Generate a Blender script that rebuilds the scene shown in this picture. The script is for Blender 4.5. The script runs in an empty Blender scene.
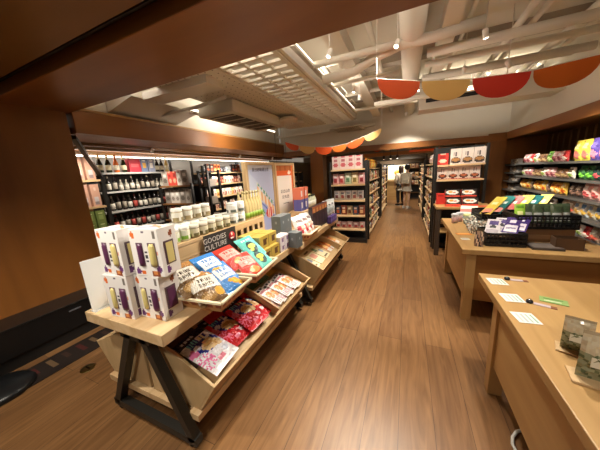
import bpy, bmesh, math, random
from mathutils import Vector, Matrix, Euler
random.seed(7)
PI = math.pi
SC = bpy.context.scene
COL = SC.collection

# ------------------------------------------------------------------ camera
cd = bpy.data.cameras.new('camera'); cam = bpy.data.objects.new('camera', cd); COL.objects.link(cam)
cd.sensor_width = 36.0; cd.lens = 238.0/600*36; cd.clip_start = .02; cd.clip_end = 60
RX = (0.91439934, 0.40027769, -0.06042861); DN = (0.03049999, -0.21697296, -0.97570102); FW = (-0.40366273, 0.8903373, -0.21060839)
cam.matrix_world = Matrix(((RX[0], -DN[0], -FW[0], 0), (RX[1], -DN[1], -FW[1], 0), (RX[2], -DN[2], -FW[2], 1.55), (0, 0, 0, 1)))
SC.camera = cam

# ------------------------------------------------------------------ world, exposure
w = bpy.data.worlds.new('world'); SC.world = w; w.use_nodes = True
bg = w.node_tree.nodes['Background']; bg.inputs[0].default_value = (1.0, .86, .70, 1); bg.inputs[1].default_value = .27
vs = SC.view_settings
vs.view_transform = 'Standard'; vs.look = 'None'; vs.exposure = -0.12; vs.gamma = 1.0; vs.use_curve_mapping = False
SC.cycles.max_bounces = 8; SC.cycles.diffuse_bounces = 4; SC.cycles.caustics_reflective = False; SC.cycles.caustics_refractive = False
SC.cycles.use_denoising = True; SC.cycles.sample_clamp_indirect = 6
WARM = (1.0, .915, .77)
# first three are the shop's own spotlights, the rest added to light goods and floor: (x, y, z, aim x, aim y, aim z, watts, cone degrees)
SPOTS = [
 (-.71, 2.50, 2.66, -1.25, 1.7, .8, 120, 85), (-.71, 3.04, 2.66, -1.2, 2.6, .8, 110, 85), (-.71, 3.69, 2.66, -1.15, 3.6, .8, 90, 85),
 (-.12, 2.75, 2.70, -.75, 1.3, .25, 150, 90), (.62, 2.0, 2.70, .95, 1.35, .75, 110, 95), (.62, 3.0, 2.70, 1.0, 3.3, .75, 110, 90),
 (-.71, 4.10, 2.66, -1.15, 5.1, 1.0, 110, 80), (.62, 3.9, 2.70, .9, 5.1, 1.1, 110, 80),
 (.95, 3.5, 2.55, 2.1, 4.2, .75, 260, 62), (.95, 5.3, 2.55, 2.1, 5.6, .75, 200, 62),
 (-.05, 4.6, 2.70, -.1, 4.8, 0, 120, 100), (-.05, 6.0, 2.66, 0, 6.8, 0, 110, 100),
 (-4.0, 2.9, 2.09, -4.85, 3.1, .9, 70, 110), (-4.0, 5.3, 2.09, -4.85, 5.4, .9, 130, 110),
 (-.95, -.35, 2.34, -1.45, 1.0, .7, 56, 90),
 (0, 8.2, 2.3, 0, 8.6, 0, 120, 130), (0, 10.4, 2.3, 0, 10.8, 0, 130, 130), (-1.8, 8.8, 2.3, -1.8, 8.9, 0, 70, 120), (1.6, 8.8, 2.3, 1.6, 8.9, 0, 70, 120), (-.6, 12.2, 2.3, -.7, 12.9, .8, 130, 130),
 (.45, -.3, 2.34, .85, 1.0, .7, 60, 90), (-4.0, 7.0, 2.09, -4.85, 7.2, .9, 70, 110), (-1.9, .1, 2.34, -2.0, .75, 0, 85, 120), (-3.85, 1.72, 2.09, -4.4, 2.0, 1.2, 40, 100), (-1.9, 1.85, 2.52, -1.75, 3.0, 1.2, 60, 75),
]

# ------------------------------------------------------------------ materials
def lin(h):
    h = h.lstrip('#'); r = []
    for i in (0, 2, 4):
        c = int(h[i:i+2], 16)/255; r.append(c/12.92 if c <= .04045 else ((c+.055)/1.055)**2.4)
    return (*r, 1)
_M = {}
def mat(h, rough=.5, metal=0.0, emit=0.0):
    k = (h, rough, metal, emit)
    if k in _M: return _M[k]
    m = bpy.data.materials.new('m_%s' % h.strip('#')); m.use_nodes = True; b = m.node_tree.nodes['Principled BSDF']
    n = m.node_tree.nodes.new('ShaderNodeTexNoise'); n.inputs['Scale'].default_value = 40
    mr = m.node_tree.nodes.new('ShaderNodeMapRange'); mr.inputs[3].default_value = max(0.02, rough-.06); mr.inputs[4].default_value = min(1, rough+.06)
    m.node_tree.links.new(n.outputs[0], mr.inputs[0]); m.node_tree.links.new(mr.outputs[0], b.inputs['Roughness'])
    b.inputs['Base Color'].default_value = lin(h); b.inputs['Metallic'].default_value = metal
    if emit: b.inputs['Emission Color'].default_value = lin(h); b.inputs['Emission Strength'].default_value = emit
    _M[k] = m; return m
def wood(name, c1, c2, axis='x', scale=1.0, rough=.45, fine=14):
    k = ('wood', name, axis)
    if k in _M: return _M[k]
    m = bpy.data.materials.new('wood_%s_%s' % (name, axis)); m.use_nodes = True; t = m.node_tree; b = t.nodes['Principled BSDF']
    tc = t.nodes.new('ShaderNodeTexCoord'); mp = t.nodes.new('ShaderNodeMapping')
    s = [fine, fine, fine]; s['xyz'.index(axis)] = .9; mp.inputs['Scale'].default_value = [a*scale for a in s]
    n = t.nodes.new('ShaderNodeTexNoise'); n.inputs['Scale'].default_value = 1.0; n.inputs['Detail'].default_value = 5; n.inputs['Distortion'].default_value = .8
    r = t.nodes.new('ShaderNodeValToRGB'); r.color_ramp.elements[0].position = .3; r.color_ramp.elements[1].position = .72
    r.color_ramp.elements[0].color = lin(c1); r.color_ramp.elements[1].color = lin(c2)
    t.links.new(tc.outputs['Object'], mp.inputs[0]); t.links.new(mp.outputs[0], n.inputs['Vector']); t.links.new(n.outputs[0], r.inputs[0]); t.links.new(r.outputs[0], b.inputs['Base Color'])
    b.inputs['Roughness'].default_value = rough
    _M[k] = m; return m
def floor_mat():
    m = bpy.data.materials.new('floor_planks'); m.use_nodes = True; t = m.node_tree; b = t.nodes['Principled BSDF']
    tc = t.nodes.new('ShaderNodeTexCoord'); mp = t.nodes.new('ShaderNodeMapping'); mp.inputs['Rotation'].default_value = (0, 0, PI/2)
    br = t.nodes.new('ShaderNodeTexBrick'); br.offset = .37; br.inputs['Scale'].default_value = 1; br.inputs['Brick Width'].default_value = 2.1; br.inputs['Row Height'].default_value = .2
    br.inputs['Mortar Size'].default_value = .0016; br.inputs['Mortar Smooth'].default_value = .2; br.inputs['Bias'].default_value = 0
    br.inputs['Color1'].default_value = lin('#865f3b'); br.inputs['Color2'].default_value = lin('#997047'); br.inputs['Mortar'].default_value = lin('#48301c')
    t.links.new(tc.outputs['Object'], mp.inputs[0]); t.links.new(mp.outputs[0], br.inputs['Vector'])
    mp2 = t.nodes.new('ShaderNodeMapping'); mp2.inputs['Scale'].default_value = (17, 1.3, 1)
    n = t.nodes.new('ShaderNodeTexNoise'); n.inputs['Scale'].default_value = 1; n.inputs['Detail'].default_value = 6; n.inputs['Distortion'].default_value = 2.2
    t.links.new(tc.outputs['Object'], mp2.inputs[0]); t.links.new(mp2.outputs[0], n.inputs['Vector'])
    r = t.nodes.new('ShaderNodeValToRGB'); r.color_ramp.elements[0].position = .3; r.color_ramp.elements[0].color = (.58, .53, .46, 1); r.color_ramp.elements[1].position = .7; r.color_ramp.elements[1].color = (1, 1, 1, 1)
    t.links.new(n.outputs[0], r.inputs[0])
    mx = t.nodes.new('ShaderNodeMix'); mx.data_type = 'RGBA'; mx.blend_type = 'MULTIPLY'; mx.inputs[0].default_value = 1
    t.links.new(br.outputs[0], mx.inputs[6]); t.links.new(r.outputs[0], mx.inputs[7]); t.links.new(mx.outputs[2], b.inputs['Base Color'])
    b.inputs['Roughness'].default_value = .37
    bp = t.nodes.new('ShaderNodeBump'); bp.inputs['Strength'].default_value = .12; bp.inputs['Distance'].default_value = .002
    t.links.new(br.outputs['Fac'], bp.inputs['Height']); bp.invert = True; t.links.new(bp.outputs[0], b.inputs['Normal'])
    return m
def glass_mat(h='#dfe6e2', rough=.08, alpha=.35):
    k = ('glass', h, alpha)
    if k in _M: return _M[k]
    m = bpy.data.materials.new('clear_plastic'); m.use_nodes = True; b = m.node_tree.nodes['Principled BSDF']
    b.inputs['Base Color'].default_value = lin(h); b.inputs['Roughness'].default_value = rough; b.inputs['Alpha'].default_value = alpha
    n = m.node_tree.nodes.new('ShaderNodeTexNoise'); n.inputs['Scale'].default_value = 30; bp = m.node_tree.nodes.new('ShaderNodeBump'); bp.inputs['Strength'].default_value = .1
    m.node_tree.links.new(n.outputs[0], bp.inputs['Height']); m.node_tree.links.new(bp.outputs[0], b.inputs['Normal'])
    _M[k] = m; return m
OAK = lambda a: wood('pale_oak', '#bf9d70', '#d8bb92', a, 1.0, .5)
OAK2 = lambda a: wood('honey_oak', '#aa8450', '#be9863', a, 1.0, .42, 9)
CRATE = lambda a: wood('crate_ply', '#b3966a', '#c8aa80', a, .8, .55)
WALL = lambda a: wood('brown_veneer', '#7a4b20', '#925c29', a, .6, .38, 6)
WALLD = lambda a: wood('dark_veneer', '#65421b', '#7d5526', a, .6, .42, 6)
BLK = mat('#121212', .45); BLKM = mat('#1a1918', .4); IRON = mat('#25231f', .42); WHITE = mat('#e9e6df', .55); CEIL = mat('#dfdacd', .8); CEILD = mat('#a59d90', .85)

# ------------------------------------------------------------------ mesh builder
class MB:
    def __init__(s): s.v = []; s.f = []; s.m = []; s.sm = []; s.mats = []; s.M = Matrix.Identity(4)
    def mi(s, m):
        if m not in s.mats: s.mats.append(m)
        return s.mats.index(m)
    def add(s, vs, fs, m, smooth=False):
        o = len(s.v); i = s.mi(m); s.v += [tuple(s.M @ Vector(v)) for v in vs]
        for f in fs: s.f.append([o+a for a in f]); s.m.append(i); s.sm.append(smooth)
        return s
    def box(s, x0, x1, y0, y1, z0, z1, m):
        return s.add([(x0,y0,z0),(x1,y0,z0),(x1,y1,z0),(x0,y1,z0),(x0,y0,z1),(x1,y0,z1),(x1,y1,z1),(x0,y1,z1)],
                     [(3,2,1,0),(4,5,6,7),(0,1,5,4),(1,2,6,5),(2,3,7,6),(3,0,4,7)], m)
    def quad(s, pts, m): return s.add(pts, [tuple(range(len(pts)))], m)
    def bar(s, p, q, w, h, m, up=(0,0,1)):
        p = Vector(p); q = Vector(q); d = (q-p).normalized(); u = Vector(up); a = d.cross(u)
        if a.length < 1e-4: a = d.cross(Vector((1,0,0)))
        a.normalize(); b = a.cross(d); a *= w/2; b *= h/2
        return s.add([p-a-b,p+a-b,p+a+b,p-a+b,q-a-b,q+a-b,q+a+b,q-a+b], [(3,2,1,0),(4,5,6,7),(0,1,5,4),(1,2,6,5),(2,3,7,6),(3,0,4,7)], m)
    def tube(s, pts, r, m, n=8, caps=True):
        pts = [Vector(p) for p in pts]; rs = r if isinstance(r, (list, tuple)) else [r]*len(pts); vs = []; a = None
        for i, p in enumerate(pts):
            d = (pts[min(i+1, len(pts)-1)]-pts[max(i-1, 0)]).normalized()
            if a is None: a = d.cross(Vector((0,0,1)) if abs(d.z) < .9 else Vector((1,0,0)))
            a = (a - d*a.dot(d)).normalized(); b = d.cross(a)
            for k in range(n): vs.append(p+(a*math.cos(2*PI*k/n)+b*math.sin(2*PI*k/n))*rs[i])
        fs = [(i*n+k, i*n+(k+1)%n, (i+1)*n+(k+1)%n, (i+1)*n+k) for i in range(len(pts)-1) for k in range(n)]
        s.add(vs, fs, m, True)
        if caps: s.add(vs[:n], [tuple(range(n-1,-1,-1))], m); s.add(vs[-n:], [tuple(range(n))], m)
        return s
    def lathe(s, prof, m, n=14, c=(0,0,0), smooth=True):
        vs = [(c[0]+r*math.cos(2*PI*k/n), c[1]+r*math.sin(2*PI*k/n), c[2]+z) for r, z in prof for k in range(n)]
        fs = [(i*n+k, i*n+(k+1)%n, (i+1)*n+(k+1)%n, (i+1)*n+k) for i in range(len(prof)-1) for k in range(n)]
        s.add(vs, fs, m, smooth)
        if prof[0][0] > 1e-5: s.add(vs[:n], [tuple(range(n-1,-1,-1))], m)
        if prof[-1][0] > 1e-5: s.add(vs[-n:], [tuple(range(n))], m)
        return s
    def prism(s, poly, a, b, axis, m):
        # poly in the two other axes, extruded from a to b on axis
        def P(u, v, t): return (t,u,v) if axis == 'x' else ((u,t,v) if axis == 'y' else (u,v,t))
        n = len(poly); vs = [P(u,v,a) for u,v in poly]+[P(u,v,b) for u,v in poly]
        return s.add(vs, [tuple(range(n-1,-1,-1)), tuple(range(n,2*n))]+[(i,(i+1)%n,n+(i+1)%n,n+i) for i in range(n)], m)
    def build(s, name, parent=None, loc=None, rot=None, bevel=0, fix=True):
        me = bpy.data.meshes.new(name); me.from_pydata(s.v, [], s.f)
        for m in s.mats: me.materials.append(m)
        me.polygons.foreach_set('material_index', s.m); me.polygons.foreach_set('use_smooth', s.sm)
        if fix:
            bm = bmesh.new(); bm.from_mesh(me); bmesh.ops.remove_doubles(bm, verts=bm.verts, dist=1e-6); bmesh.ops.recalc_face_normals(bm, faces=bm.faces); bm.to_mesh(me); bm.free()
        me.update()
        o = bpy.data.objects.new(name, me); COL.objects.link(o)
        if parent is not None: o.parent = parent
        if loc is not None: o.location = loc
        if rot is not None: o.rotation_euler = rot
        if bevel:
            b = o.modifiers.new('bevel', 'BEVEL'); b.width = bevel; b.segments = 2; b.limit_method = 'ANGLE'
        return o
LABELS = {}
def tag(o, label, cat, group=None, kind=None):
    n = len(label.split())
    if not 4 <= n <= 16: print('LABEL LENGTH', n, label)
    LABELS.setdefault(label, []).append(o.name)
    o['label'] = label; o['category'] = cat
    if group: o['group'] = group
    if kind: o['kind'] = kind
    return o
def struct(o, label=None):
    o['kind'] = 'structure'
    if label: o['label'] = label
    return o
def empty(name, loc=(0,0,0), rz=0):
    o = bpy.data.objects.new(name, None); COL.objects.link(o); o.location = loc; o.rotation_euler = (0,0,rz); o.empty_display_size = .05
    return o
def copy_tree(o, parent=None):
    c = o.copy(); COL.objects.link(c)
    if parent is not None: c.parent = parent
    for ch in list(o.children): copy_tree(ch, c)
    return c
_P = {}
def put(key, make, loc, rot, label, cat, group=None):
    """first call builds the thing, later calls copy it with its parts"""
    if key in _P: o = copy_tree(_P[key])
    else: o = make(); _P[key] = o
    for k in ('label','category','group'):
        if k in o: del o[k]
    o.location = loc; o.rotation_euler = rot if isinstance(rot, (tuple, list, Euler)) else (0,0,rot)
    return tag(o, label, cat, group)
ORD = 'first second third fourth fifth sixth seventh eighth ninth tenth eleventh twelfth thirteenth fourteenth fifteenth sixteenth seventeenth eighteenth nineteenth twentieth twenty-first twenty-second twenty-third twenty-fourth twenty-fifth twenty-sixth twenty-seventh twenty-eighth twenty-ninth thirtieth thirty-first thirty-second thirty-third thirty-fourth thirty-fifth thirty-sixth'.split()
def text(parent, s, size, loc, rot, m, name='lettering', align='CENTER', sp=1.0):
    cu = bpy.data.curves.new(name, 'FONT'); cu.body = s; cu.size = size; cu.align_x = align; cu.align_y = 'CENTER'; cu.extrude = .0004; cu.resolution_u = 2; cu.space_line = sp
    t = bpy.data.objects.new(name, cu); COL.objects.link(t)
    dg = bpy.context.evaluated_depsgraph_get(); me = bpy.data.meshes.new_from_object(t.evaluated_get(dg))
    bpy.data.objects.remove(t); bpy.data.curves.remove(cu)
    me.materials.clear(); me.materials.append(m)
    o = bpy.data.objects.new(name, me); COL.objects.link(o); o.parent = parent; o.location = loc; o.rotation_euler = rot
    return o

# ------------------------------------------------------------------ product makers (origin at base centre, front faces -y)
def painted(s, x0, x1, z0, z1, y, fn, nu, nv, rough, bulge=None):
    """front sheet at depth y painted cell by cell by fn(u,v) -> colour"""
    for j in range(nv):
        for i in range(nu):
            u0, u1, v0, v1 = i/nu, (i+1)/nu, j/nv, (j+1)/nv
            c = fn((u0+u1)/2, (v0+v1)/2)
            P = lambda u, v: (x0+(x1-x0)*u, y-(bulge(u, v) if bulge else 0), z0+(z1-z0)*v)
            s.add([P(u0,v0),P(u1,v0),P(u1,v1),P(u0,v1)], [(0,1,2,3)], mat(c, rough), bulge is not None)
def carton(w, d, h, body, fn=None, nu=8, nv=10, name='carton', rough=.45, side=None, sidefn=None, topc=None):
    def make():
        s = MB(); b = mat(body, rough); sm = mat(side, rough) if side else b
        x, y = w/2, d/2
        s.quad([(-x,-y,0),(-x,y,0),(x,y,0),(x,-y,0)], b); s.quad([(-x,-y,h),(x,-y,h),(x,y,h),(-x,y,h)], mat(topc, rough) if topc else b)
        s.quad([(x,y,0),(-x,y,0),(-x,y,h),(x,y,h)], b)
        if sidefn:
            M0 = s.M
            s.M = M0 @ Matrix.Translation((x,0,0)) @ Matrix.Rotation(PI/2,4,'Z'); painted(s, -y, y, 0, h, 0, sidefn, nu, nv, rough)
            s.M = M0 @ Matrix.Translation((-x,0,0)) @ Matrix.Rotation(-PI/2,4,'Z'); painted(s, -y, y, 0, h, 0, sidefn, nu, nv, rough)
            s.M = M0
        else:
            s.quad([(x,-y,0),(x,y,0),(x,y,h),(x,-y,h)], sm); s.quad([(-x,y,0),(-x,-y,0),(-x,-y,h),(-x,y,h)], sm)
        if fn: painted(s, -x, x, 0, h, -y, fn, nu, nv, rough)
        else: s.quad([(-x,-y,0),(x,-y,0),(x,-y,h),(-x,-y,h)], b)
        return s.build(name)
    return make
def pouch(w, t, h, fn, back, nu=10, nv=14, name='pouch', rough=.28, wrinkle=.1):
    def make():
        s = MB(); rnd = random.Random(int(w*1e4)+int(h*1e4))
        nz = [[rnd.uniform(-1, 1) for _ in range(nu+1)] for _ in range(nv+1)]
        def th(u, v):
            i, j = int(round(u*nu)), int(round(v*nv))
            e = 1 if 0 < i < nu and 1 < j < nv-1 else 0
            return t/2*(max(0, math.sin(PI*u))**.55)*(max(0, math.sin(PI*min(1, max(0, (v-.05)/.9))))**.6)+.0006+e*nz[j][i]*t*wrinkle
        painted(s, -w/2, w/2, 0, h, 0, fn, nu, nv, rough, th)
        M0 = s.M; s.M = M0 @ Matrix.Scale(-1, 4, (0,1,0))
        painted(s, -w/2, w/2, 0, h, 0, lambda u, v: back, max(2, nu//2), max(3, nv//2), rough, lambda u, v: t/2*(max(0, math.sin(PI*u))**.55)*(max(0, math.sin(PI*v))**.6)+.0006)
        s.M = M0
        o = s.build(name, fix=False); o.location = (0,0,0); return o
    return make
def jar(r, h, glass, lid, label=None, name='jar', lidh=.2, art=None):
    def make():
        e = empty(name)
        MB().lathe([(r*.92,0),(r,h*.04),(r,h*(1-lidh)),(r*.93,h*(1-lidh+.02))], mat(glass,.25), 16).build('jar_body', e)
        MB().lathe([(r*.98,h*(1-lidh+.015)),(r*1.0,h*(1-lidh+.03)),(r*1.0,h*.985),(r*.9,h)], mat(lid,.4), 16).build('lid', e)
        if label:
            s = MB(); n = 16
            for k in range(n):
                a0, a1 = 2*PI*k/n, 2*PI*(k+1)/n
                for (z0, z1, c) in ((.12,.36,art or label),(.36,.7,label)):
                    c2 = c if not (z0 < .3 and k % 4 == 3) else label
                    s.quad([(r*1.012*math.cos(a0),r*1.012*math.sin(a0),h*z0),(r*1.012*math.cos(a1),r*1.012*math.sin(a1),h*z0),(r*1.012*math.cos(a1),r*1.012*math.sin(a1),h*z1),(r*1.012*math.cos(a0),r*1.012*math.sin(a0),h*z1)], mat(c2,.5))
            s.build('label', e)
        return e
    return make
def bottle(r, h, glass, lab, foil, name='bottle', shoulder=.55, art=None):
    def make():
        e = empty(name)
        MB().lathe([(r*.9,0),(r,h*.03),(r,h*shoulder),(r*.75,h*(shoulder+.1)),(r*.36,h*(shoulder+.2)),(r*.33,h*.9)], mat(glass,.12), 10).build('bottle_body', e)
        MB().lathe([(r*.37,h*.86),(r*.38,h*.97),(r*.3,h)], mat(foil,.35), 10).build('cap', e)
        if lab: MB().lathe([(r*1.02,h*.12),(r*1.02,h*(shoulder-.08))], mat(lab,.55), 10).build('label', e)
        return e
    return make
def foiled(r, h, glass, lab, foil, name='champagne_bottle'):
    def make():
        e = empty(name)
        MB().lathe([(r*.9,0),(r,h*.03),(r,h*.48),(r*.8,h*.6),(r*.42,h*.76)], mat(glass,.12), 10).build('bottle_body', e)
        MB().lathe([(r*.52,h*.68),(r*.4,h*.8),(r*.38,h*.97),(r*.3,h)], mat(foil,.3), 10).build('foil_cap', e)
        MB().lathe([(r*1.02,h*.14),(r*1.02,h*.42)], mat(lab,.55), 10).build('label', e)
        return e
    return make
def blob(u, v, cu, cv, ru, rv): return ((u-cu)/ru)**2+((v-cv)/rv)**2 < 1
def art(bgc, *shapes):
    """shapes: ('r',u0,u1,v0,v1,c) rect, ('o',cu,cv,ru,rv,c) oval, ('t',u0,u1,v0,v1,c,n) n rows of writing-like strokes"""
    def fn(u, v):
        c = bgc
        for s in shapes:
            if s[0] == 'r' and s[1] <= u <= s[2] and s[3] <= v <= s[4]: c = s[5]
            elif s[0] == 'o' and blob(u, v, *s[1:5]): c = s[5]
        return c
    return fn

FONT3 = {'A':'757555','B':'65656','C':'34443','D':'65556','E':'74647','F':'74644','G':'34553','H':'55755','I':'72227','K':'55655','L':'44447','M':'57755','N':'65555','O':'25552','P':'65644','R':'65655','S':'34216','T':'72222','U':'55557','V':'55552','Y':'55222'}
FONT3['A'] = '25755'
def word(u, v, t, u0, u1, v0, v1):
    """True where a 3x5 block letter of t covers (u,v)"""
    if not (u0 <= u < u1 and v0 <= v < v1): return False
    x = (u-u0)/(u1-u0)*(4*len(t)-1); k, c = int(x)//4, int(x) % 4
    if c == 3: return False
    return bool(int(FONT3[t[k]][min(4, int((v1-v)/(v1-v0)*5))]) >> (2-c) & 1)

def shelf_row(specs, x, y, z, d, rz, place, end, group, gap=.004, limit=99, jitter=.0, depth_off=0):
    """specs: list of (key, maker, width, desc, cat). d = unit direction (dx,dy) along the shelf."""
    t = 0
    for i, (key, mk, wd, desc, cat) in enumerate(specs[:limit]):
        t += wd/2
        put(key, mk, (x+d[0]*t, y+d[1]*t, z), rz+random.uniform(-jitter, jitter), '%s, %s from %s on %s' % (desc, ORD[i], end, place), cat, group)
        t += wd/2+gap

# ================================================================== SETTING
V = WALL; s = MB(); s.box(-5.6, 3.2, -2.2, 14, -.1, 0, floor_mat()); struct(s.build('floor'))
MB().box(-5.6, 3.2, 1.0, 6.75, 3.1, 3.2, CEIL).build('ceiling')['kind'] = 'structure'
MB().box(-5.6, 3.2, 6.95, 14, 2.42, 2.52, CEIL).build('ceiling_back')['kind'] = 'structure'
# entrance: brown wood side wall, header and low wooden ceiling over the camera
s = MB(); s.box(-3.52, -3.4, -2.2, 1.54, 0, 2.35, WALL('z'))
for yy in (-.9, .3): s.box(-3.402, -3.398, yy-.003, yy+.003, 0, 2.35, mat('#3a1d09'))
struct(s.build('wall_left'))
s = MB(); s.box(-3.52, 3.2, 1.02, 1.58, 2.35, 3.1, WALL('x')); struct(s.build('trim_1', bevel=.006))
s = MB(); s.box(-3.52, 3.2, .90, 1.02, 2.44, 2.60, mat('#1c0f07')); s.box(-3.52, 3.2, .955, .965, 2.40, 2.44, mat('#1c0f07')); struct(s.build('trim_2'))
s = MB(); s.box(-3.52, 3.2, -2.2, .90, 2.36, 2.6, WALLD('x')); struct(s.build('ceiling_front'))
# left: deep wooden soffit over the bottle wall
s = MB(); s.box(-3.50, -3.36, 1.58, 6.6, 2.14, 2.40, WALL('y')); s.box(-3.52, -3.345, 1.58, 6.6, 2.385, 2.41, OAK2('y')); struct(s.build('trim_3', bevel=.004))
s = MB(); s.box(-5.3, -3.50, 1.2, 8.5, 2.14, 2.22, WALL('y'))
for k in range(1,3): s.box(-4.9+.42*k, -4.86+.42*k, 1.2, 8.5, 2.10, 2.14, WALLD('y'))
struct(s.build('trim_4'))
s = MB(); s.box(-3.56, -3.50, 1.58, 6.6, 2.40, 3.1, CEIL); struct(s.build('wall_left_upper'))
s = MB(); s.box(-5.4, -5.2, 1.0, 14, 0, 2.14, mat('#8f8b85', .7)); struct(s.build('wall_left_back'))
s = MB(); s.box(-5.2, -3.52, 1.2, 1.5, 0, 2.14, WALLD('z')); struct(s.build('wall_left_return'))
# right: soffit, slatted back wall, white wall above
s = MB(); s.box(1.90, 2.02, 1.58, 6.75, 1.99, 2.14, WALL('y')); struct(s.build('trim_5', bevel=.004))
s = MB(); s.box(2.02, 2.75, 1.58, 6.75, 2.02, 2.12, WALLD('y')); struct(s.build('trim_6'))
s = MB(); s.box(1.95, 2.03, 1.58, 6.75, 2.14, 3.1, CEIL); struct(s.build('wall_right_upper'))
s = MB(); s.box(2.66, 2.75, 1.58, 6.75, 0, 2.02, mat('#17110d', .7))
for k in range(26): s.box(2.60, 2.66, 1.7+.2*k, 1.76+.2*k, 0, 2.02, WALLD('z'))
struct(s.build('wall_right'))
s = MB(); s.box(1.60, 1.92, 6.62, 6.9, 0, 2.14, WALL('z')); s.box(1.92, 2.66, 6.72, 6.9, 0, 2.02, WALL('z')); struct(s.build('wall_right_end'))
# lintel across the shop, white wall over it, brown column
s = MB(); s.prism([(-3.4,2.06),(1.9,1.97),(1.9,2.10),(-3.4,2.20)], 6.6, 6.76, 'y', WALL('x')); struct(s.build('trim_7', bevel=.004))
s = MB(); s.prism([(-3.5,2.20),(1.95,2.10),(1.95,3.1),(-3.5,3.1)], 6.68, 6.95, 'y', CEIL); struct(s.build('wall_back_upper'))
s = MB(); s.box(-2.5, -2.14, 6.5, 6.86, 0, 2.1, WALL('z')); struct(s.build('column', bevel=.004))
s = MB(); s.box(-5.6, 3.2, 13.4, 13.6, 0, 2.42, mat('#6d5a45', .7)); struct(s.build('wall_back'))
s = MB(); s.box(2.75, 2.9, -2.2, 14, 0, 3.1, WALLD('z')); struct(s.build('wall_right_outer'))
s = MB(); s.box(-2.4, 1.7, 11.2, 11.6, 1.88, 2.42, mat('#6f6a64', .7)); struct(s.build('trim_8'))
s = MB(); s.box(-2.3, 1.6, 9.3, 9.42, 1.98, 2.10, WALL('x')); struct(s.build('trim_9'))

# ------------------------------------------------------------------ lights in their fixtures
def spot_fixture(i, x, y, z, ax, ay, az, wt, cone):
    e = empty('ceiling_spotlight', (x, y, z))
    d = Vector((ax-x, ay-y, az-z)).normalized(); q = d.to_track_quat('-Z', 'Y').to_euler()
    can = MB().lathe([(.023,-.04),(.024,.03),(.018,.04)], WHITE, 14).build('lamp_housing', e, rot=q)
    MB().lathe([(.0,-.0405),(.019,-.0405)], mat('#fff0d8', .3, 0, 12), 14).build('lens', can)
    top = z+.055 if (x < -3.5 or y < 1) else (3.1 if y < 6.7 else 2.42)
    MB().tube([(0,0,.03),(0,0,top-z)], .004, WHITE, 6).build('stem', e)
    L = bpy.data.lights.new('spot', 'SPOT'); L.energy = wt*1.35; L.color = WARM; L.spot_size = math.radians(cone); L.spot_blend = .7; L.shadow_soft_size = .05
    lo = bpy.data.objects.new('spot_light', L); COL.objects.link(lo); lo.parent = e; lo.rotation_euler = q; lo.location = d*.05
    return e
where = ['above the near end of the left display table','above the middle of the left display table','above the far end of the left display table','added over the aisle just inside the entrance beam',
 'added above the empty wooden counter','added above the wooden counter with baskets','added in front of the left aisle shelf end','added in front of the right aisle shelf end','added near the right snack wall','added at the far end of the right snack wall',
 'added over the aisle before the tall shelves','added over the mouth of the shelf aisle','added and recessed in the left soffit over the bottle wall','added and recessed in the left soffit over the second bay','added in the entrance ceiling before the gift boxes',
 'added over the back aisle in the low ceiling','added over the shoppers in the back aisle','added behind the left aisle shelves','added behind the right aisle shelves','added by the far back wall',
 'added in the entrance ceiling over the bare counter','added and recessed over the farthest left wall shelf','added in the entrance ceiling over the dark bench','added and recessed in the soffit over the pink cartons','added facing the framed posters from the entrance beam']
for i, a in enumerate(SPOTS): tag(spot_fixture(i, *a), 'small white ceiling spotlight ' + where[i], 'spotlight', 'ceiling spotlights')
# LED strip over the bottle wall
e = empty('light_strip', (-5.0, 5.2, 2.06)); tag(e, 'long white light strip under the soffit above the bottle wall', 'light strip')
MB().box(-.02,.02,-3.4,3.2,0,.079,WHITE).build('housing', e); MB().box(.02,.024,-3.4,3.2,-.004,.014,mat('#fff4e4',.4,0,6)).build('diffuser', e)
for yy in (-1.9, 1.2):
    L = bpy.data.lights.new('strip', 'AREA'); L.shape = 'RECTANGLE'; L.size = .04; L.size_y = 3.0; L.energy = 9; L.color = (1,.92,.8)
    lo = bpy.data.objects.new('strip_light', L); COL.objects.link(lo); lo.parent = e; lo.location = (.04, yy, -.01); lo.rotation_euler = (0, math.radians(35), 0)
    L = bpy.data.lights.new('strip', 'AREA'); L.shape = 'RECTANGLE'; L.size = .04; L.size_y = 3.0; L.energy = 6; L.color = (1,.86,.66)
    lo = bpy.data.objects.new('strip_light', L); COL.objects.link(lo); lo.parent = e; lo.location = (.06, yy, -.01); lo.rotation_euler = (0, math.radians(-112), 0)

# battens added to brighten the ceiling void and the upper white walls
def batten(x, y, z, ln, axis, aim, wt, label, size=.08):
    e = empty('added_batten_light', (x, y, z)); h = ln/2
    a = (lambda u0,u1,v0,v1,z0,z1: (u0,u1,v0,v1,z0,z1)) if axis == 'x' else (lambda u0,u1,v0,v1,z0,z1: (v0,v1,u0,u1,z0,z1))
    MB().box(*a(-h,h,-.03,.03,-.03,.0),WHITE).build('housing', e); MB().box(*a(-h+.02,h-.02,-.016,.016,.004,.03),mat('#fff0da',.4,0,5)).build('tube', e)
    L = bpy.data.lights.new('batten', 'AREA'); L.shape = 'RECTANGLE'; L.size = ln; L.size_y = size; L.energy = wt; L.color = (1,.88,.74)
    lo = bpy.data.objects.new('added_batten_lamp', L); COL.objects.link(lo); lo.parent = e; lo.location = (0,0,.04)
    d = Vector(aim).normalized(); lo.rotation_euler = (d.to_track_quat('-Z','Y').to_matrix() @ (Matrix.Rotation(0 if axis == 'x' else PI/2,3,'Z'))).to_euler()
    return tag(e, label, 'batten light', 'ceiling battens')
batten(-1.2, 1.66, 2.72, 3.6, 'x', (0,.8,.55), 30, 'added long white batten light fixed behind the entrance beam')
batten(-1.02, 3.9, 2.74, 3.2, 'y', (1,0,.7), 16, 'added long white batten light lying on the grille cable tray')
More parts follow.
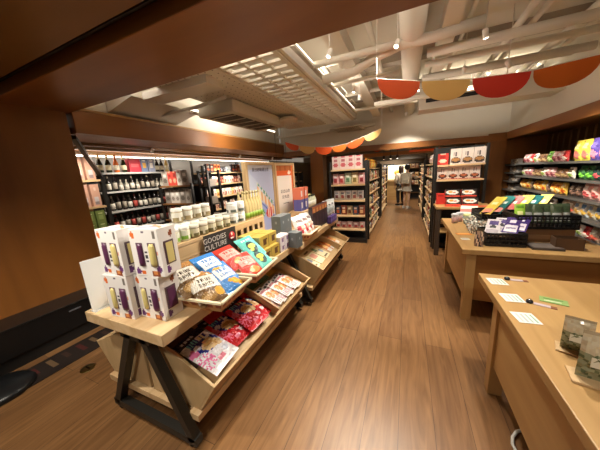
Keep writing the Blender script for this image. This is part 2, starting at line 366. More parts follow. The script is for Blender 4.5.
batten(.9, 5.02, 2.812, 1.6, 'x', (0,1,.0), 22, 'added long white batten light lying on the white boxed duct')
batten(-2.80, 3.9, 2.50, 2.4, 'y', (-1,0,.15), 32, 'added white batten light on the wall side of the air conditioner')
# ------------------------------------------------------------------ ceiling services
def thing(mb, name, label, cat, group=None, **k): return tag(mb.build(name, **k), label, cat, group)
g = 'ceiling ducts and pipes'
thing(MB().tube([(.01,1.6,2.86),(.01,6.66,2.86)], .115, CEIL, 18), 'air_duct', 'thick round white duct running down the middle of the ceiling', 'duct', g)
thing(MB().box(-.80,-.62,1.6,6.66,2.82,2.98,CEIL), 'air_duct', 'square white duct running along the ceiling beside the spotlights', 'duct', g)
thing(MB().box(.26,.40,1.6,6.66,2.80,2.94,CEIL), 'air_duct', 'square white duct just right of the thick round duct', 'duct', g)
for i, (x, r, z, lb) in enumerate([(-.38,.03,2.9,'thin white pipe between the square duct and the round duct'),(.50,.022,2.9,'thinnest white pipe right of the right square duct'),(.98,.035,2.88,'white pipe above the red paper flag running away'),(1.14,.028,2.93,'higher white pipe beside the one above the red flag'),(1.52,.04,2.86,'white pipe along the ceiling over the right snack wall aisle'),(1.76,.03,2.93,'white pipe closest to the right white wall')]):
    thing(MB().tube([(x,1.6,z),(x,6.66,z)], r, CEIL, 10), 'ceiling_pipe', lb, 'pipe', g)
for i, (y, z, x0, x1, r, lb) in enumerate([(2.86,2.74,-1.15,-.14,.035,'cross pipe left of the round duct closest to the entrance beam'),(3.68,2.76,-1.1,-.12,.026,'slim cross pipe left of the round duct behind the first'),(3.2,2.72,.16,1.9,.045,'fat cross pipe right of the round duct closest to the entrance'),(3.62,2.75,.16,1.9,.035,'second cross pipe right of the round duct'),(4.15,2.76,.16,1.9,.045,'third cross pipe right of the round duct'),(4.6,2.86,-1.1,1.9,.03,'long high cross pipe behind the paper flags'),(5.3,2.74,-3.4,1.9,.03,'long low cross pipe in front of the lintel wall')]):
    thing(MB().tube([(x0,y,z),(x1,y,z)], r, CEIL, 10), 'ceiling_pipe', lb, 'pipe', g)
thing(MB().tube([(-.95,3.0,2.62),(-.6,3.08,2.66),(-.35,2.98,2.72),(-.1,2.95,2.76),(.2,2.95,2.76),(.6,2.98,2.80)], .05, CEIL, 12), 'ceiling_pipe', 'curved white hose duct bending past the round duct', 'pipe', g)
for i, (y, w_) in enumerate([(2.4,.16),(3.9,.16),(5.5,.16)]):
    thing(MB().box(-3.5,1.95,y,y+w_,2.97,3.1,CEILD), 'ceiling_beam', '%s concrete beam across the ceiling counted from the entrance' % ORD[i], 'beam', 'ceiling beams')
# perforated sheet with open grille strip
s = MB(); s.box(-2.62,-1.74,1.7,5.5,2.60,2.62,CEIL); dk = mat('#6a645b', .8)
for i in range(9):
    for j in range(44):
        x, y = -2.55+.095*i, 1.74+.085*j
        s.quad([(x-.008,y-.008,2.5995),(x-.008,y+.008,2.5995),(x+.008,y+.008,2.5995),(x+.008,y-.008,2.5995)], dk)
thing(s, 'perforated_panel', 'long white perforated metal ceiling panel beside the open grille', 'ceiling panel')
e = empty('ceiling_grille', (-1.4, 3.6, 2.6)); tag(e, 'long open white grille strip hung beside the perforated panel', 'grille')
s = MB(); s.box(-.33,-.29,-1.9,1.9,0,.05,CEIL); s.box(.29,.33,-1.9,1.9,0,.05,CEIL); s.build('frame', e)
s = MB(); n = 26
for k in range(n+1): yy = -1.9+3.8*k/n; s.box(-.29,.29,yy-.02,yy+.02,.005,.03,CEIL)
s.box(-.1,-.07,-1.9,1.9,.01,.03,CEIL); s.box(.1,.13,-1.9,1.9,.01,.03,CEIL); s.build('slats', e)
s = MB(); s.box(.33,.39,-1.9,1.9,.02,.03,WHITE); s.box(.33,.34,-1.9,1.9,.0,.12,WHITE); s.box(.38,.39,-1.9,1.9,.0,.08,WHITE); s.build('cable_tray', e)
for k in range(3):
    y0 = 2.9+.8*k
    thing(MB().tube([(-1.04,y0,2.70),(-.93,y0+.1,2.78),(-.88,y0+.3,2.72),(-.97,y0+.45,2.66),(-1.05,y0+.5,2.66)], .008, CEIL, 6), 'ceiling_cable', 'thin looping white cable, %s along the grille cable tray' % ORD[k], 'cable', 'cables beside the grille')
s = MB(); s.box(-1.75,-1.0,5.9,6.6,2.55,2.57,CEIL)
for k in range(7): s.box(-1.68,-1.07,5.95+.09*k,5.98+.09*k,2.548,2.551,dk)
thing(s, 'ceiling_grille', 'second slotted white grille in front of the lintel wall', 'grille')
thing(MB().box(-3.45,-.75,6.38,6.46,2.58,2.64,CEIL), 'lighting_track', 'white track crossing the ceiling before the lintel', 'track')
# air conditioning cassette and white boxes
def cassette(x, y, z, w_, l_, label):
    e = empty('air_conditioner', (x, y, z)); MB().box(-w_/2,w_/2,-l_/2,l_/2,.0,.16,CEIL).build('casing', e, bevel=.015)
    s = MB(); s.box(-w_/2+.1,w_/2-.1,-l_/2+.12,l_/2-.12,-.004,.0,mat('#55504a',.7))
    for k in range(6): yy = -l_/2+.16+(l_-.32)*k/5; s.box(-w_/2+.1,w_/2-.1,yy-.012,yy+.012,-.012,-.002,CEIL)
    s.build('vent', e)
    return tag(e, label, 'air conditioner')
cassette(-2.45, 3.55, 2.42, .62, 1.5, 'white ceiling air conditioner with dark vent above the left aisle')
s = MB(); s.prism([(-3.46,2.44),(-2.95,2.55),(-2.95,2.62),(-3.46,2.62)], 2.0, 3.0, 'y', CEIL); thing(s, 'ceiling_box', 'sloping white boxed duct near the top of the left soffit', 'duct', g)
thing(MB().box(-2.9,-1.9,2.1,2.35,2.52,2.60,WHITE), 'ceiling_box', 'bright white boxed duct just past the entrance beam', 'duct', g)
thing(MB().tube([(-3.4,2.62,2.50),(-2.6,2.62,2.50),(-2.1,2.62,2.54)], .025, WHITE, 8), 'ceiling_pipe', 'white pipe crossing above the left soffit by the air conditioner', 'pipe', g)
thing(MB().lathe([(.16,0),(.17,.03),(.12,.06)], CEIL, 20), 'ceiling_speaker', 'round grey white disc hanging below the perforated panel', 'speaker', loc=(-2.0,4.2,2.5))
thing(MB().lathe([(.12,0),(.13,.03),(.09,.06)], CEIL, 20), 'smoke_detector', 'smaller round white disc beside the hanging grey disc', 'detector', loc=(-1.98,4.62,2.5))
thing(MB().box(.15,1.95,4.75,5.15,2.46,2.78,CEIL), 'air_duct', 'white boxed duct crossing behind the red paper flag', 'duct', g)
s = MB(); s.box(0,.80,0,.02,0,.10,mat('#1b1a19',.6)); 
for k in range(3): s.box(0,.80,-.006,0,.02+.028*k,.028+.028*k,mat('#3b3835',.6))
thing(s, 'air_vent', 'dark slot vent in the white boxed duct', 'vent', loc=(.25,4.725,2.56))
thing(MB().box(-.5,1.2,4.2,4.3,2.52,2.57,CEIL).tube([(-.4,4.25,2.57),(-.4,4.25,3.1)], .006, CEIL, 6).tube([(1.15,4.25,2.57),(1.15,4.25,3.1)], .006, CEIL, 6), 'lighting_track', 'white track below the ducts behind the yellow flag', 'track')

# ------------------------------------------------------------------ paper bunting
def flag(name_lab, x0, x1, z0, z1, y, drop, c, rzoff=0):
    s = MB(); n = 14; m = mat(c, .6)
    vs = [(x0+(x1-x0)*k/n, y, z0+(z1-z0)*k/n) for k in range(n+1)]
    cx, cz, r = (x0+x1)/2, (z0+z1)/2, (x1-x0)/2
    low = []
    for k in range(n+1):
        a = PI*k/n; xx = cx-r*math.cos(a); low.append((xx, y+.02*math.sin(a), z0+(z1-z0)*(xx-x0)/(x1-x0)-drop*math.sin(a)**.8))
    for dy in (0,.002):
        s.add([(a,b+dy,c_) for a,b,c_ in vs]+[(a,b+dy,c_) for a,b,c_ in low], [(k,k+1,n+2+k,n+1+k) for k in range(n)], m)
    return s.build('bunting_flag', fix=False)
xs = [(-.29,2.385),(.09,2.29),(.47,2.235),(.86,2.215),(1.245,2.245),(1.65,2.30)]
cols = [('#d8541a','small orange'),('#dcb46a','pale yellow'),('#c8301c','bright red'),('#c86418','large orange'),('#d8541a','far right orange')]
for i in range(5):
    (a, z0), (b, z1) = xs[i], xs[i+1]
    f = flag('', a+.006, b-.006, z0, z1, 2.6, (b-a)*.42, cols[i][0])
    tag(f, cols[i][1]+' half-round paper flag on the string nearest the entrance', 'bunting flag', 'flags on the near string')
thing(MB().tube([(xs[0][0],2.6,3.1)]+[(a,2.6,z) for a, z in xs]+[(xs[-1][0],2.6,3.1)], .003, WHITE, 5), 'bunting_string', 'white string carrying the large flags near the entrance', 'string')
xs = [(-2.257,2.19),(-1.958,2.09),(-1.625,2.03),(-1.289,2.0),(-1.008,2.03),(-.70,2.12),(-.41,2.22)]
cols = [('#d8541a','orange'),('#d9b06c','pale yellow'),('#d8541a','bright orange'),('#dd7426','light orange'),('#d8541a','deep orange'),('#d9b06c','cream')]
for i in range(6):
    (a, z0), (b, z1) = xs[i], xs[i+1]
    f = flag('', a+.004, b-.004, z0, z1, 4.5, (b-a)*.42, cols[i][0])
    tag(f, '%s half-round paper flag, %s from the left column end of the far string' % (cols[i][1], ORD[i]), 'bunting flag', 'flags on the far string')
thing(MB().tube([(xs[0][0],4.5,3.1)]+[(a,4.5,z) for a, z in xs]+[(xs[-1][0],4.5,2.97)], .003, WHITE, 5), 'bunting_string', 'white string carrying small flags before the left aisle shelf', 'string')
cols = ['#d8541a','#d9b06c','#d8541a','#d9b06c']
for i in range(4):
    f = flag('', -1.0+.3*i, -.72+.3*i, 2.18, 2.18, 8.0, .11, cols[i]); tag(f, '%s paper flag, %s from the left on the string beyond the lintel' % ('orange' if i%2==0 else 'cream', ORD[i]), 'bunting flag', 'flags beyond the lintel')
thing(MB().tube([(-1.0,8.0,2.42),(-1.0,8.0,2.18),(.18,8.0,2.18),(.18,8.0,2.42)], .003, WHITE, 5), 'bunting_string', 'white string of small flags beyond the lintel', 'string')
thing(MB().box(.05,.95,8.9,8.95,2.02,2.08,mat('#d8541a',.6)).tube([(.1,8.925,2.08),(.1,8.925,2.42)], .004, WHITE, 5).tube([(.9,8.925,2.08),(.9,8.925,2.42)], .004, WHITE, 5), 'hanging_banner', 'long orange banner strip above the right aisle shelf', 'banner')

# ================================================================== LEFT DISPLAY TABLES
TZ = .77
def display_table(y0, y1, dx, label):
    e = empty('display_table', (dx, y0, 0)); L = y1-y0
    MB().box(-1.865,-1.14,-.004,L-.004,TZ-.07,TZ,OAK('y')).build('tabletop', e, bevel=.004)
    MB().box(-1.93,-1.06,.06,L-.04,.17,.215,OAK('y')).build('bottom_shelf', e, bevel=.003)
    for yy in (.04, L-.055):
        s = MB()
        s.bar((-1.48,yy,TZ-.071),(-1.81,yy,.065),.05,.05,IRON,(0,1,0)); s.bar((-1.37,yy,TZ-.071),(-1.09,yy,.065),.05,.05,IRON,(0,1,0))
        s.bar((-1.84,yy,.065),(-1.06,yy,.065),.05,.05,IRON); s.bar((-1.56,yy,TZ-.095),(-1.30,yy,TZ-.095),.05,.045,IRON); s.build('leg_frame', e)
        for xx in (-1.80, -1.12):
            c = MB().tube([(xx-.010,yy,.02),(xx+.010,yy,.02)], .02, BLK, 12).build('caster', e)
            MB().box(xx-.018,xx+.018,yy-.014,yy+.014,.02,.041,mat('#8d8d8d',.3,1)).build('fork', c)
    return tag(e, label, 'table', 'wheeled display tables on the left')
display_table(.69, 2.32, 0, 'pale oak wheeled display table nearest the entrance, black A-shaped legs')
display_table(2.36, 3.98, .07, 'second pale oak wheeled display table, behind the one with basket trays')
def crate(y0, y1, dx, label, div=None, rear=False):
    e = empty('tilted_crate', (dx, y0, .216)); L = y1-y0; z = -.216
    sg = -1 if rear else 1; X = (lambda x: -2.99-x) if rear else (lambda x: x)
    prof = [(X(-1.48),.222),(X(-1.085),.222),(X(-.945),.435),(X(-1.20),.56),(X(-1.48),.64)]
    for a, b in ((0,.018),(L-.018,L)): MB().prism([(x,zz+z) for x,zz in prof], a, b, 'y', CRATE('z')).build('side_panel', e, bevel=.002)
    MB().prism([(X(-1.085),.222+z),(X(-1.066),.222+z),(X(-.926),.435+z),(X(-.945),.435+z)], .0, L, 'y', CRATE('y')).build('front_panel', e)
    MB().prism([(X(-1.48),.222+z),(X(-1.466),.222+z),(X(-1.466),.64+z),(X(-1.48),.64+z)], .018, L-.018, 'y', CRATE('y')).build('back_panel', e)
    MB().prism([(X(-1.465),.545+z),(X(-1.0),.36+z),(X(-1.0),.372+z),(X(-1.465),.557+z)], .018, L-.018, 'y', CRATE('y')).build('sloping_base', e)
    if div: MB().prism([(X(-1.46),.56+z),(X(-1.0),.375+z),(X(-.955),.44+z),(X(-1.20),.56+z),(X(-1.46),.63+z)], div-.009, div+.009, 'y', CRATE('x')).build('divider', e)
    return tag(e, label, 'crate', 'tilted plywood crates')
crate(.78, 2.24, 0, 'tilted plywood crate of red and white snack packs under the nearest table', .80)
crate(2.48, 3.90, .07, 'tilted plywood crate of cream cartons under the second table', .95)
crate(.78, 2.24, 0, 'tilted plywood crate facing the bottle wall under the nearest table', None, True)

# snack packs lying on the slope: local height runs up the slope
SL = math.atan2(.185, .465)
def on_slope(x, lift, dx=0): return .372+(-1.0-x)*math.tan(SL)+lift
def lie(yaw=0): return (Matrix.Rotation(yaw,3,'Z') @ Matrix.Rotation(PI/2,3,'Z') @ Matrix.Rotation(-(PI/2-SL),3,'X')).to_euler()
def cracker(base, low):
    def fn(u, v):
        c = base
        if ((u-.16)**2+((v-.30)*1.25)**2) < .05 and int(math.atan2(v-.3,u-.16)*4) % 2 == 0: c = low
        if blob(u,v,.2,.58,.2,.09): c = low
        if blob(u,v,.60,.55,.36,.17): c = '#22338f'
        if blob(u,v,.35,.66,.15,.12): c = '#22338f'
        if blob(u,v,.3,.62,.1,.05) or blob(u,v,.75,.68,.12,.04): c = '#e9ecf4'
        if blob(u,v,.62,.52,.26,.13) or blob(u,v,.8,.45,.12,.1): c = '#e4c493'
        if blob(u,v,.58,.55,.14,.05) or blob(u,v,.74,.48,.05,.08): c = '#c79858'
        if .52 < u < .82 and .72 < v < .80: c = '#e9e2b4' if int(u*24) % 3 else '#22338f'
        if .2 < u < .5 and .70 < v < .82: c = '#7fd0d8' if int(u*26) % 2 else '#22338f'
        if v > .83: c = '#141a3c'
        if .88 < v < .95 and .12 < u < .62 and int(u*26) % 3: c = '#d9dce4'
        if blob(u,v,.78,.24,.1,.06): c = '#f0d4dc' if base != '#eceaf0' else '#c9cede'
        if .12 < v < .2 and .4 < u < .6 and int(v*60) % 2: c = '#ee8aa0'
        if u+v*.6 > 1.18 and v < .3: c = '#22338f'
        return c
    return fn
WP = pouch(.235,.04,.33,cracker('#eceaf0','#ec7fb0'),'#d8d8de',26,34,'cracker_pouch'); RP = pouch(.225,.04,.33,cracker('#d3202a','#ee7a9a'),'#b21a22',26,34,'cracker_pouch')
def lay(key, mk, x, y, lift, label, cat, group, yaw=0): return put(key, mk, (x, y, on_slope(x, lift)), lie(yaw), label, cat, group)
gs = 'snack packs in the nearest tilted crate'
lay('brownpack', pouch(.21,.03,.3,art('#4c3a34',('r',.1,.9,.5,.7,'#6b5548')),'#3c2e28',10,12,'snack_pouch'), -1.12, .935, .03, 'dark brown pouch lying under the white cracker pouch', 'snack pouch', gs, .05)
lay('wp', WP, -.985, .965, .064, 'white and blue cracker pouch on top at the near end of the crate', 'snack pouch', gs, .1)
lay('rp', RP, -1.03, 1.175, .03, 'red cracker pouch next to the white one, lower in the crate', 'snack pouch', gs)
lay('rp', RP, -1.0, 1.36, .062, 'red cracker pouch on top in the middle of the nearest crate', 'snack pouch', gs, -.04)
lay('rp', RP, -1.03, 1.462, .03, 'red cracker pouch tucked against the divider of the nearest crate', 'snack pouch', gs)
lay('rp2', pouch(.22,.03,.2,art('#a81620',('o',.3,.5,.12,.2,'#c94a52'),('o',.7,.6,.12,.2,'#c94a52')),'#8c1018',12,10,'snack_pouch'), -1.26, 1.22, .055, 'dull red pouch high under the tabletop, behind the white pouch', 'snack pouch', gs)
lay('rp2', None, -1.26, 1.45, .055, 'dull red pouch high under the tabletop by the divider', 'snack pouch', gs)
nd = art('#f0e9e6',('r',.1,.9,.86,.96,'#1c1c20'),('r',.38,.46,.84,1,'#f0e9e6'),('r',.12,.9,.72,.8,'#d8919a'),('o',.52,.48,.36,.18,'#d98a4e'),('o',.42,.52,.14,.08,'#e9c48a'),('r',.1,.2,.05,.32,'#c2567e'),('r',.34,.42,.05,.3,'#c2567e'),('r',.58,.66,.05,.28,'#c2567e'),('r',.8,.88,.05,.3,'#c2567e'))
ND = pouch(.105,.022,.27,nd,'#e6dcd8',12,22,'noodle_pack')
for k in range(7): lay('nd', ND, -1.005+.0*k, 1.65+.078*k, .022+.016*(k%2), 'white and pink noodle pack, %s from the divider in the nearest crate' % ORD[k], 'noodle pack', 'noodle packs in the nearest crate', .12)
for k, (c, n) in enumerate([('#2f5a40','dark green'),('#37624a','mid green'),('#b0882c','mustard yellow')]):
    lay('gp'+c, pouch(.17,.03,.2,art(c,('r',.2,.5,.4,.6,'#1d2a20'),('r',.2,.8,.75,.85,'#d9cfa2')),c,10,10,'snack_pouch'), -1.265, 1.68+.18*k, .05, '%s pouch at the back of the nearest crate behind the noodle packs' % n, 'snack pouch', gs)
# second crate: flat cream cartons and orange packs
cc = art('#e6d9b4',('r',.1,.5,.55,.9,'#bfae80'),('r',.15,.45,.6,.85,'#6f8f5c'),('r',.6,.9,.3,.6,'#8f9db4'),('r',.1,.85,.1,.2,'#6b5a3c'))
cp = art('#e6d9b4',('r',.2,.75,.3,.7,'#d99a86'),('r',.1,.85,.8,.88,'#5c4a34'))
for k, (mk, key, n) in enumerate([(cp,'cp','cream and green'),(cc,'cc','cream and pink'),(cp,'cp','cream with blue corner')]):
    lay('cream'+str(k), carton(.2,.03,.30,'#e6d9b4',[cc,cp,cc][k],10,12,'flat_carton'), -.98, 2.63+.215*k, .02, '%s flat carton lying in the second tilted crate' % ['green-marked cream','pink-marked cream','blue-marked cream'][k], 'carton', 'flat cartons in the second crate', .05)
for k in range(4): lay('orp', pouch(.13,.03,.26,art('#c8702a',('o',.5,.45,.3,.2,'#eab46a'),('r',.1,.9,.0,.25,'#e8e0d8'),('r',.2,.8,.75,.9,'#7a3a12')),'#a85a1c',10,12,'snack_pouch'), -.99, 3.28+.145*k, .03, 'orange and white pouch, %s past the cream cartons in the second crate' % ORD[k], 'snack pouch', 'orange pouches in the second crate')

# ------------------------------------------------------------------ risers on the tables
def riser(y0, y1, x0, x1, label, hs=1.0):
    e = empty('wooden_riser', ((x0+x1)/2, (y0+y1)/2, TZ+.001)); L = y1-y0; hw = (x1-x0)/2
    MB().box(-hw,hw,-L/2,L/2,.305,.33,OAK('y')).build('top_board', e, bevel=.002)
    s = MB()
    for j in range(3): s.box(hw-.015,hw,-L/2,L/2-.62,.004+.1*j,.1+.1*j,OAK('y'))
    s.box(hw-.015,hw,L/2-.62,L/2,.004,.2,OAK('y')); s.box(hw-.015,hw,L/2-.62,L/2,.27,.304,OAK('y'))
    for j in range(7): yy = L/2-.62+.1*j; s.box(hw-.015,hw,yy-.02,min(L/2,yy+.02),.2,.27,OAK('y'))
    s.box(-hw,-hw+.015,-L/2,L/2,.0,.304,OAK('y')); s.build('side_boards', e)
    MB().box(-hw+.015,hw-.015,-L/2,-L/2+.015,0,.304,OAK('x')).build('end_board', e); MB().box(-hw+.015,hw-.015,L/2-.015,L/2,0,.304,OAK('x')).build('end_board', e)
    e.scale = (1,1,hs)
    return tag(e, label, 'riser', 'wooden risers on the display tables')
riser(1.09, 2.31, -1.80, -1.50, 'long plank riser box with open slots carrying the jars')
s_ = riser(3.16, 3.94, -1.60, -1.34, 'second plank riser in front of the white poster', .7)
# white boxed cups (window boxes) in front
def window_box(flip):
    w_, d_, h_ = .195, .125, .268
    def make():
        e = empty('gift_box'); s = MB(); wm = mat('#ece8e6', .4); x, y = w_/2, d_/2
        def face(fn, m0): s.M = m0; painted(s, -x if m0 == F else -y, x if m0 == F else y, 0, h_, 0, fn, 22 if m0 == F else 14, 26, .4); s.M = Matrix.Identity(4)
        F = Matrix.Translation((0,-y,0)); R_ = Matrix.Translation((x,0,0)) @ Matrix.Rotation(PI/2,4,'Z'); L_ = Matrix.Translation((-x,0,0)) @ Matrix.Rotation(-PI/2,4,'Z'); B_ = Matrix.Translation((0,y,0)) @ Matrix.Rotation(PI,4,'Z')
        dots = [('o',.12,.88,.075,.065,'#e2712a'),('o',.86,.16,.08,.08,'#6a3a78'),('o',.12,.1,.09,.08,'#6a3a78'),('o',.72,.06,.15,.07,'#8c4a2a'),('o',.70,.07,.08,.04,'#d98a4e'),('o',.3,.07,.08,.05,'#e2712a'),('r',.47,.53,.3,.34,'#45434a'),('r',.47,.53,.37,.41,'#45434a'),('r',.47,.53,.44,.48,'#45434a'),('r',.47,.53,.51,.55,'#45434a'),('r',.84,.92,.8,.96,'#7a736e'),('o',.5,.9,.2,.045,'#6d6276'),('o',.5,.885,.2,.04,'#ece8e6'),('o',.2,.3,.03,.025,'#d9705a'),('o',.9,.5,.03,.03,'#e2a08a')]
        face(art('#ece8e6', *dots), F); face(art('#ece8e6', ('o',.7,.85,.1,.07,'#8c4a2a'),('o',.3,.12,.12,.08,'#6a3a78')), R_)
        face(art('#ece8e6', ('o',.3,.2,.1,.08,'#e2712a')), L_); face(art('#ece8e6'), B_)
        s.quad([(-x,-y,h_),(x,-y,h_),(x,y,h_),(-x,y,h_)], wm); s.quad([(-x,-y,0),(-x,y,0),(x,y,0),(x,-y,0)], wm)
        s.bar((-x*.7,-y*.5,h_+.001),(x*.5,y*.3,h_+.001),.02,.002,mat('#b9a9c4',.5)); s.bar((-x*.2,y*.6,h_+.001),(x*.8,-y*.2,h_+.001),.015,.002,mat('#e2a46a',.5))
        s.build('box_body', e)
        a, b = ('#5a2c50','#d8c884'); ca, cb = (a, b) if not flip else (b, a)
        for (u0, u1, c) in ((.2,.42,ca),(.6,.86,cb)):
            k = MB(); k.box(-x+w_*u0,-x+w_*u1,-y-.002,-y,h_*.22,h_*.72,mat('#6e5662',.3)); win = k.build('window', e)
            rr = w_*(u1-u0)/2*.95; cx = -x+w_*(u0+u1)/2
            MB().lathe([(rr*.9,h_*.23),(rr,h_*.30),(rr,h_*.64),(rr*.7,h_*.70),(0,h_*.71)], mat(c,.3), 14, (cx,-y+rr*.35,0)).build('candle', win)
        wr = MB(); wr.box(x,x+.002,-y*.55,y*.55,h_*.22,h_*.72,mat('#5a4650',.3)); wn = wr.build('window', e)
        MB().box(x+.002,x+.004,-y*.35,y*.4,h_*.25,h_*.68,mat(cb,.3)).build('candle', wn)
        return e
    return make
gb = 'white window gift boxes on the table corner'
put('wbA', window_box(True), (-1.535,.79,TZ+.001), .10, 'white window gift box, bottom of the left stack on the table corner', 'gift box', gb)
put('wbA', None, (-1.335,.845,TZ+.001), .05, 'white window gift box, bottom of the right stack by the basket', 'gift box', gb)
put('wbB', window_box(False), (-1.53,.80,TZ+.272), .02, 'white window gift box on top of the left stack', 'gift box', gb)
put('wbB', None, (-1.30,.85,TZ+.272), .16, 'white window gift box on top of the right stack, turned sideways', 'gift box', gb)
s = MB(); s.prism([(0,0),(.24,0),(.24,.335),(.0,.335)], 0, .004, 'x', mat('#e4e6e6',.35)); e = empty('sign_holder', (-1.80,.70,TZ+.001), .0); s.build('panel', e)
MB().box(-.03,.03,0,.24,0,.004,glass_mat()).build('foot', e); tag(e, 'blank white sign holder standing behind the left stack of gift boxes', 'sign holder')

# jars, tins and bottles on the long riser
RZ = TZ+.332
J1 = jar(.043,.115,'#cfc8b4','#ecebe4','#dfe2cf','jar',.24,'#7fae3c'); J2 = jar(.043,.105,'#8a7a58','#d9d2c2','#d8d0b6','jar',.26,'#6f6840'); J3 = jar(.043,.115,'#a89878','#e6e4de','#d6d2c6','jar',.25,'#8a7a54')
for k in range(7): put('j1' if k < 2 else 'j2', J1 if k < 2 else J2, (-1.555,1.165+.094*k,RZ), .4*k, ('green-labelled white jar' if k < 2 else 'dark-herb jar with white lid')+', %s from the near end in the riser front row' % ORD[k], 'jar', 'jars on the riser')
for k in range(7): put('j3', J3, (-1.66,1.17+.096*k,RZ), .3*k, 'cream jar, %s from the near end in the riser middle row' % ORD[k], 'jar', 'jars on the riser')
for k in range(5): put('j3', J3, (-1.755,1.20+.1*k,RZ), .3*k, 'cream jar, %s from the near end in the riser back row' % ORD[k], 'jar', 'jars on the riser')
for k in range(4): put('j3', J3, (-1.70,1.34+.1*k,RZ+.121), .3*k, 'cream jar stacked on other jars, %s from the near end' % ORD[k], 'jar', 'jars on the riser')
TN = jar(.052,.105,'#dcdcd8','#e6e6e2','#e2e2de','tin',.16,'#5c6660')
for k, (x, y, z, lb) in enumerate([(-1.57,1.86,0,'bottom front white tin at the near side of the tin stack'),(-1.57,1.97,0,'bottom front white tin beside the yellow bottles'),(-1.57,1.86,.106,'top front white tin at the near side of the tin stack'),(-1.57,1.97,.106,'top front white tin beside the yellow bottles'),(-1.68,1.86,0,'rear bottom white tin behind the tin stack'),(-1.68,1.97,0,'rear white tin beside the yellow bottles')]): put('tin', TN, (x,y,RZ+z), .2*k, lb, 'tin', 'white tins on the riser')
def bottleY():
    e = empty('bottle'); r, h = .034, .30
    MB().lathe([(r*.9,0),(r,.008),(r,h*.5),(r*.8,h*.62),(r*.34,h*.78),(r*.32,h*.93)], mat('#c9b684',.12), 12).build('bottle_body', e)
    MB().lathe([(r*.36,h*.9),(r*.38,h*.99),(0,h)], mat('#b8a878',.4), 10).build('cap', e); MB().lathe([(r*1.03,h*.06),(r*1.03,h*.26)], mat('#7f9c2e',.5), 12).build('label', e); return e
for k in range(6): put('by', bottleY, (-1.545-.0*k,2.06+.048*k if 0 else 2.045+.052*k,RZ) , 0, 'yellow drink bottle with green label, %s from the tins' % ORD[k], 'bottle', 'yellow bottles on the riser')
for k in range(4): put('by', bottleY, (-1.64,2.07+.068*k,RZ) , 0, 'yellow drink bottle in the back row, %s from the tins' % ORD[k], 'bottle', 'yellow bottles on the riser')
# dark sign leaning on the riser
e = empty('sign_board', (-1.478,1.56,TZ+.09), 0); MB().box(0,.008,-.195,.195,0,.245,mat('#2c2526',.5)).build('board', e)
text(e, 'GOODIES', .062, (.0095,-.075,.195), (PI/2,0,PI/2), mat('#d8d2cc',.6)); text(e, 'CULTURE', .062, (.0095,-.075,.135), (PI/2,0,PI/2), mat('#d8d2cc',.6)); text(e, 'C', .062, (.0095,-.165,.075), (PI/2,0,PI/2), mat('#d8d2cc',.6))
s = MB(); s.M = Matrix.Translation((.0088,.135,.165)) @ Matrix.Rotation(PI/2,4,'Y'); s.lathe([(.0,.0),(.042,.0),(.042,.001),(0,.001)], mat('#b3202a',.5), 18); s.M = Matrix.Identity(4); s.box(.0098,.0105,.125,.145,.17,.195,WHITE); s.box(.0098,.0105,.115,.155,.14,.155,WHITE); s.build('emblem', e)
tag(e, 'dark brown sign with white capitals and a red round emblem on the riser', 'sign')

# trays with bags on the table edge
def tray(x, y, rz, w_, l_, label, cloth='#b98a56'):
    e = empty('basket_tray', (x, y, TZ+.001), rz); h = .085; a, b = w_/2, l_/2; ia, ib = a-.045, b-.045
    MB().box(-ia,ia,-ib,ib,0,.006,mat(cloth,.7)).build('base', e)
    s = MB(); m = mat('#c89c66',.7); mp = mat('#9c5636',.7)
    for (p, q, P_, Q) in (((-ia,-ib),(ia,-ib),(-a,-b),(a,-b)),((ia,-ib),(ia,ib),(a,-b),(a,b)),((ia,ib),(-ia,ib),(a,b),(-a,b)),((-ia,ib),(-ia,-ib),(-a,b),(-a,-b))):
        n = 18
        for j, (t0, t1) in enumerate(((0,.35),(.35,.75),(.75,1))):
            for k in range(n):
                def pt(f, t): return (p[0]+(q[0]-p[0])*f+((P_[0]+(Q[0]-P_[0])*f)-(p[0]+(q[0]-p[0])*f))*t, p[1]+(q[1]-p[1])*f+((P_[1]+(Q[1]-P_[1])*f)-(p[1]+(q[1]-p[1])*f))*t, .004+(h-.004)*t)
                s.quad([pt(k/n,t0),pt((k+1)/n,t0),pt((k+1)/n,t1),pt(k/n,t1)], mp if (j == 1 and k % 3) else m)
    s.build('sides', e)
    r = MB(); rm = mat('#e3d5b4',.6); c = [(-a,-b,h),(a,-b,h),(a,b,h),(-a,b,h),(-a,-b,h)]
    for k in range(4): r.bar(c[k],c[k+1],.018,.012,rm)
    r.build('rim', e)
    return tag(e, label, 'tray', 'basket trays on the display tables')
tray(-1.155,1.075,.10,.40,.34,'basket tray of brown and blue bags at the table edge')
tray(-1.175,1.475,.10,.40,.36,'basket tray of red and turquoise bags, second along the table edge')
tray(-1.15,2.68,.05,.28,.44,'shallow tray of white and red bags beyond the grey cartons')
def brn2(u, v):
    c = '#75593a'
    if v > .82: c = '#c08c50'
    if .40 < v < .80: c = '#e8e2d6'
    if word(u,v,'TRUE',.25,.75,.60,.70) or word(u,v,'BAKED',.25,.75,.46,.56): c = '#4a3a2a'
    if blob(u,v,.8,.26,.17,.12): c = '#dca63a'
    if blob(u,v,.4,.2,.26,.12): c = '#a07c4a'
    if blob(u,v,.35,.18,.12,.06): c = '#c4a270'
    return c
def blu(u, v):
    c = '#3d86d0'
    if .40 < v < .80 and .12 < u < .88: c = '#e8edf2'
    if word(u,v,'TRUE',.25,.75,.62,.74) or word(u,v,'LEMON',.25,.75,.47,.57): c = '#4a86c8'
    if blob(u,v,.62,.24,.15,.09) or blob(u,v,.78,.16,.12,.08) or blob(u,v,.45,.3,.12,.05): c = '#e8ae30'
    return c
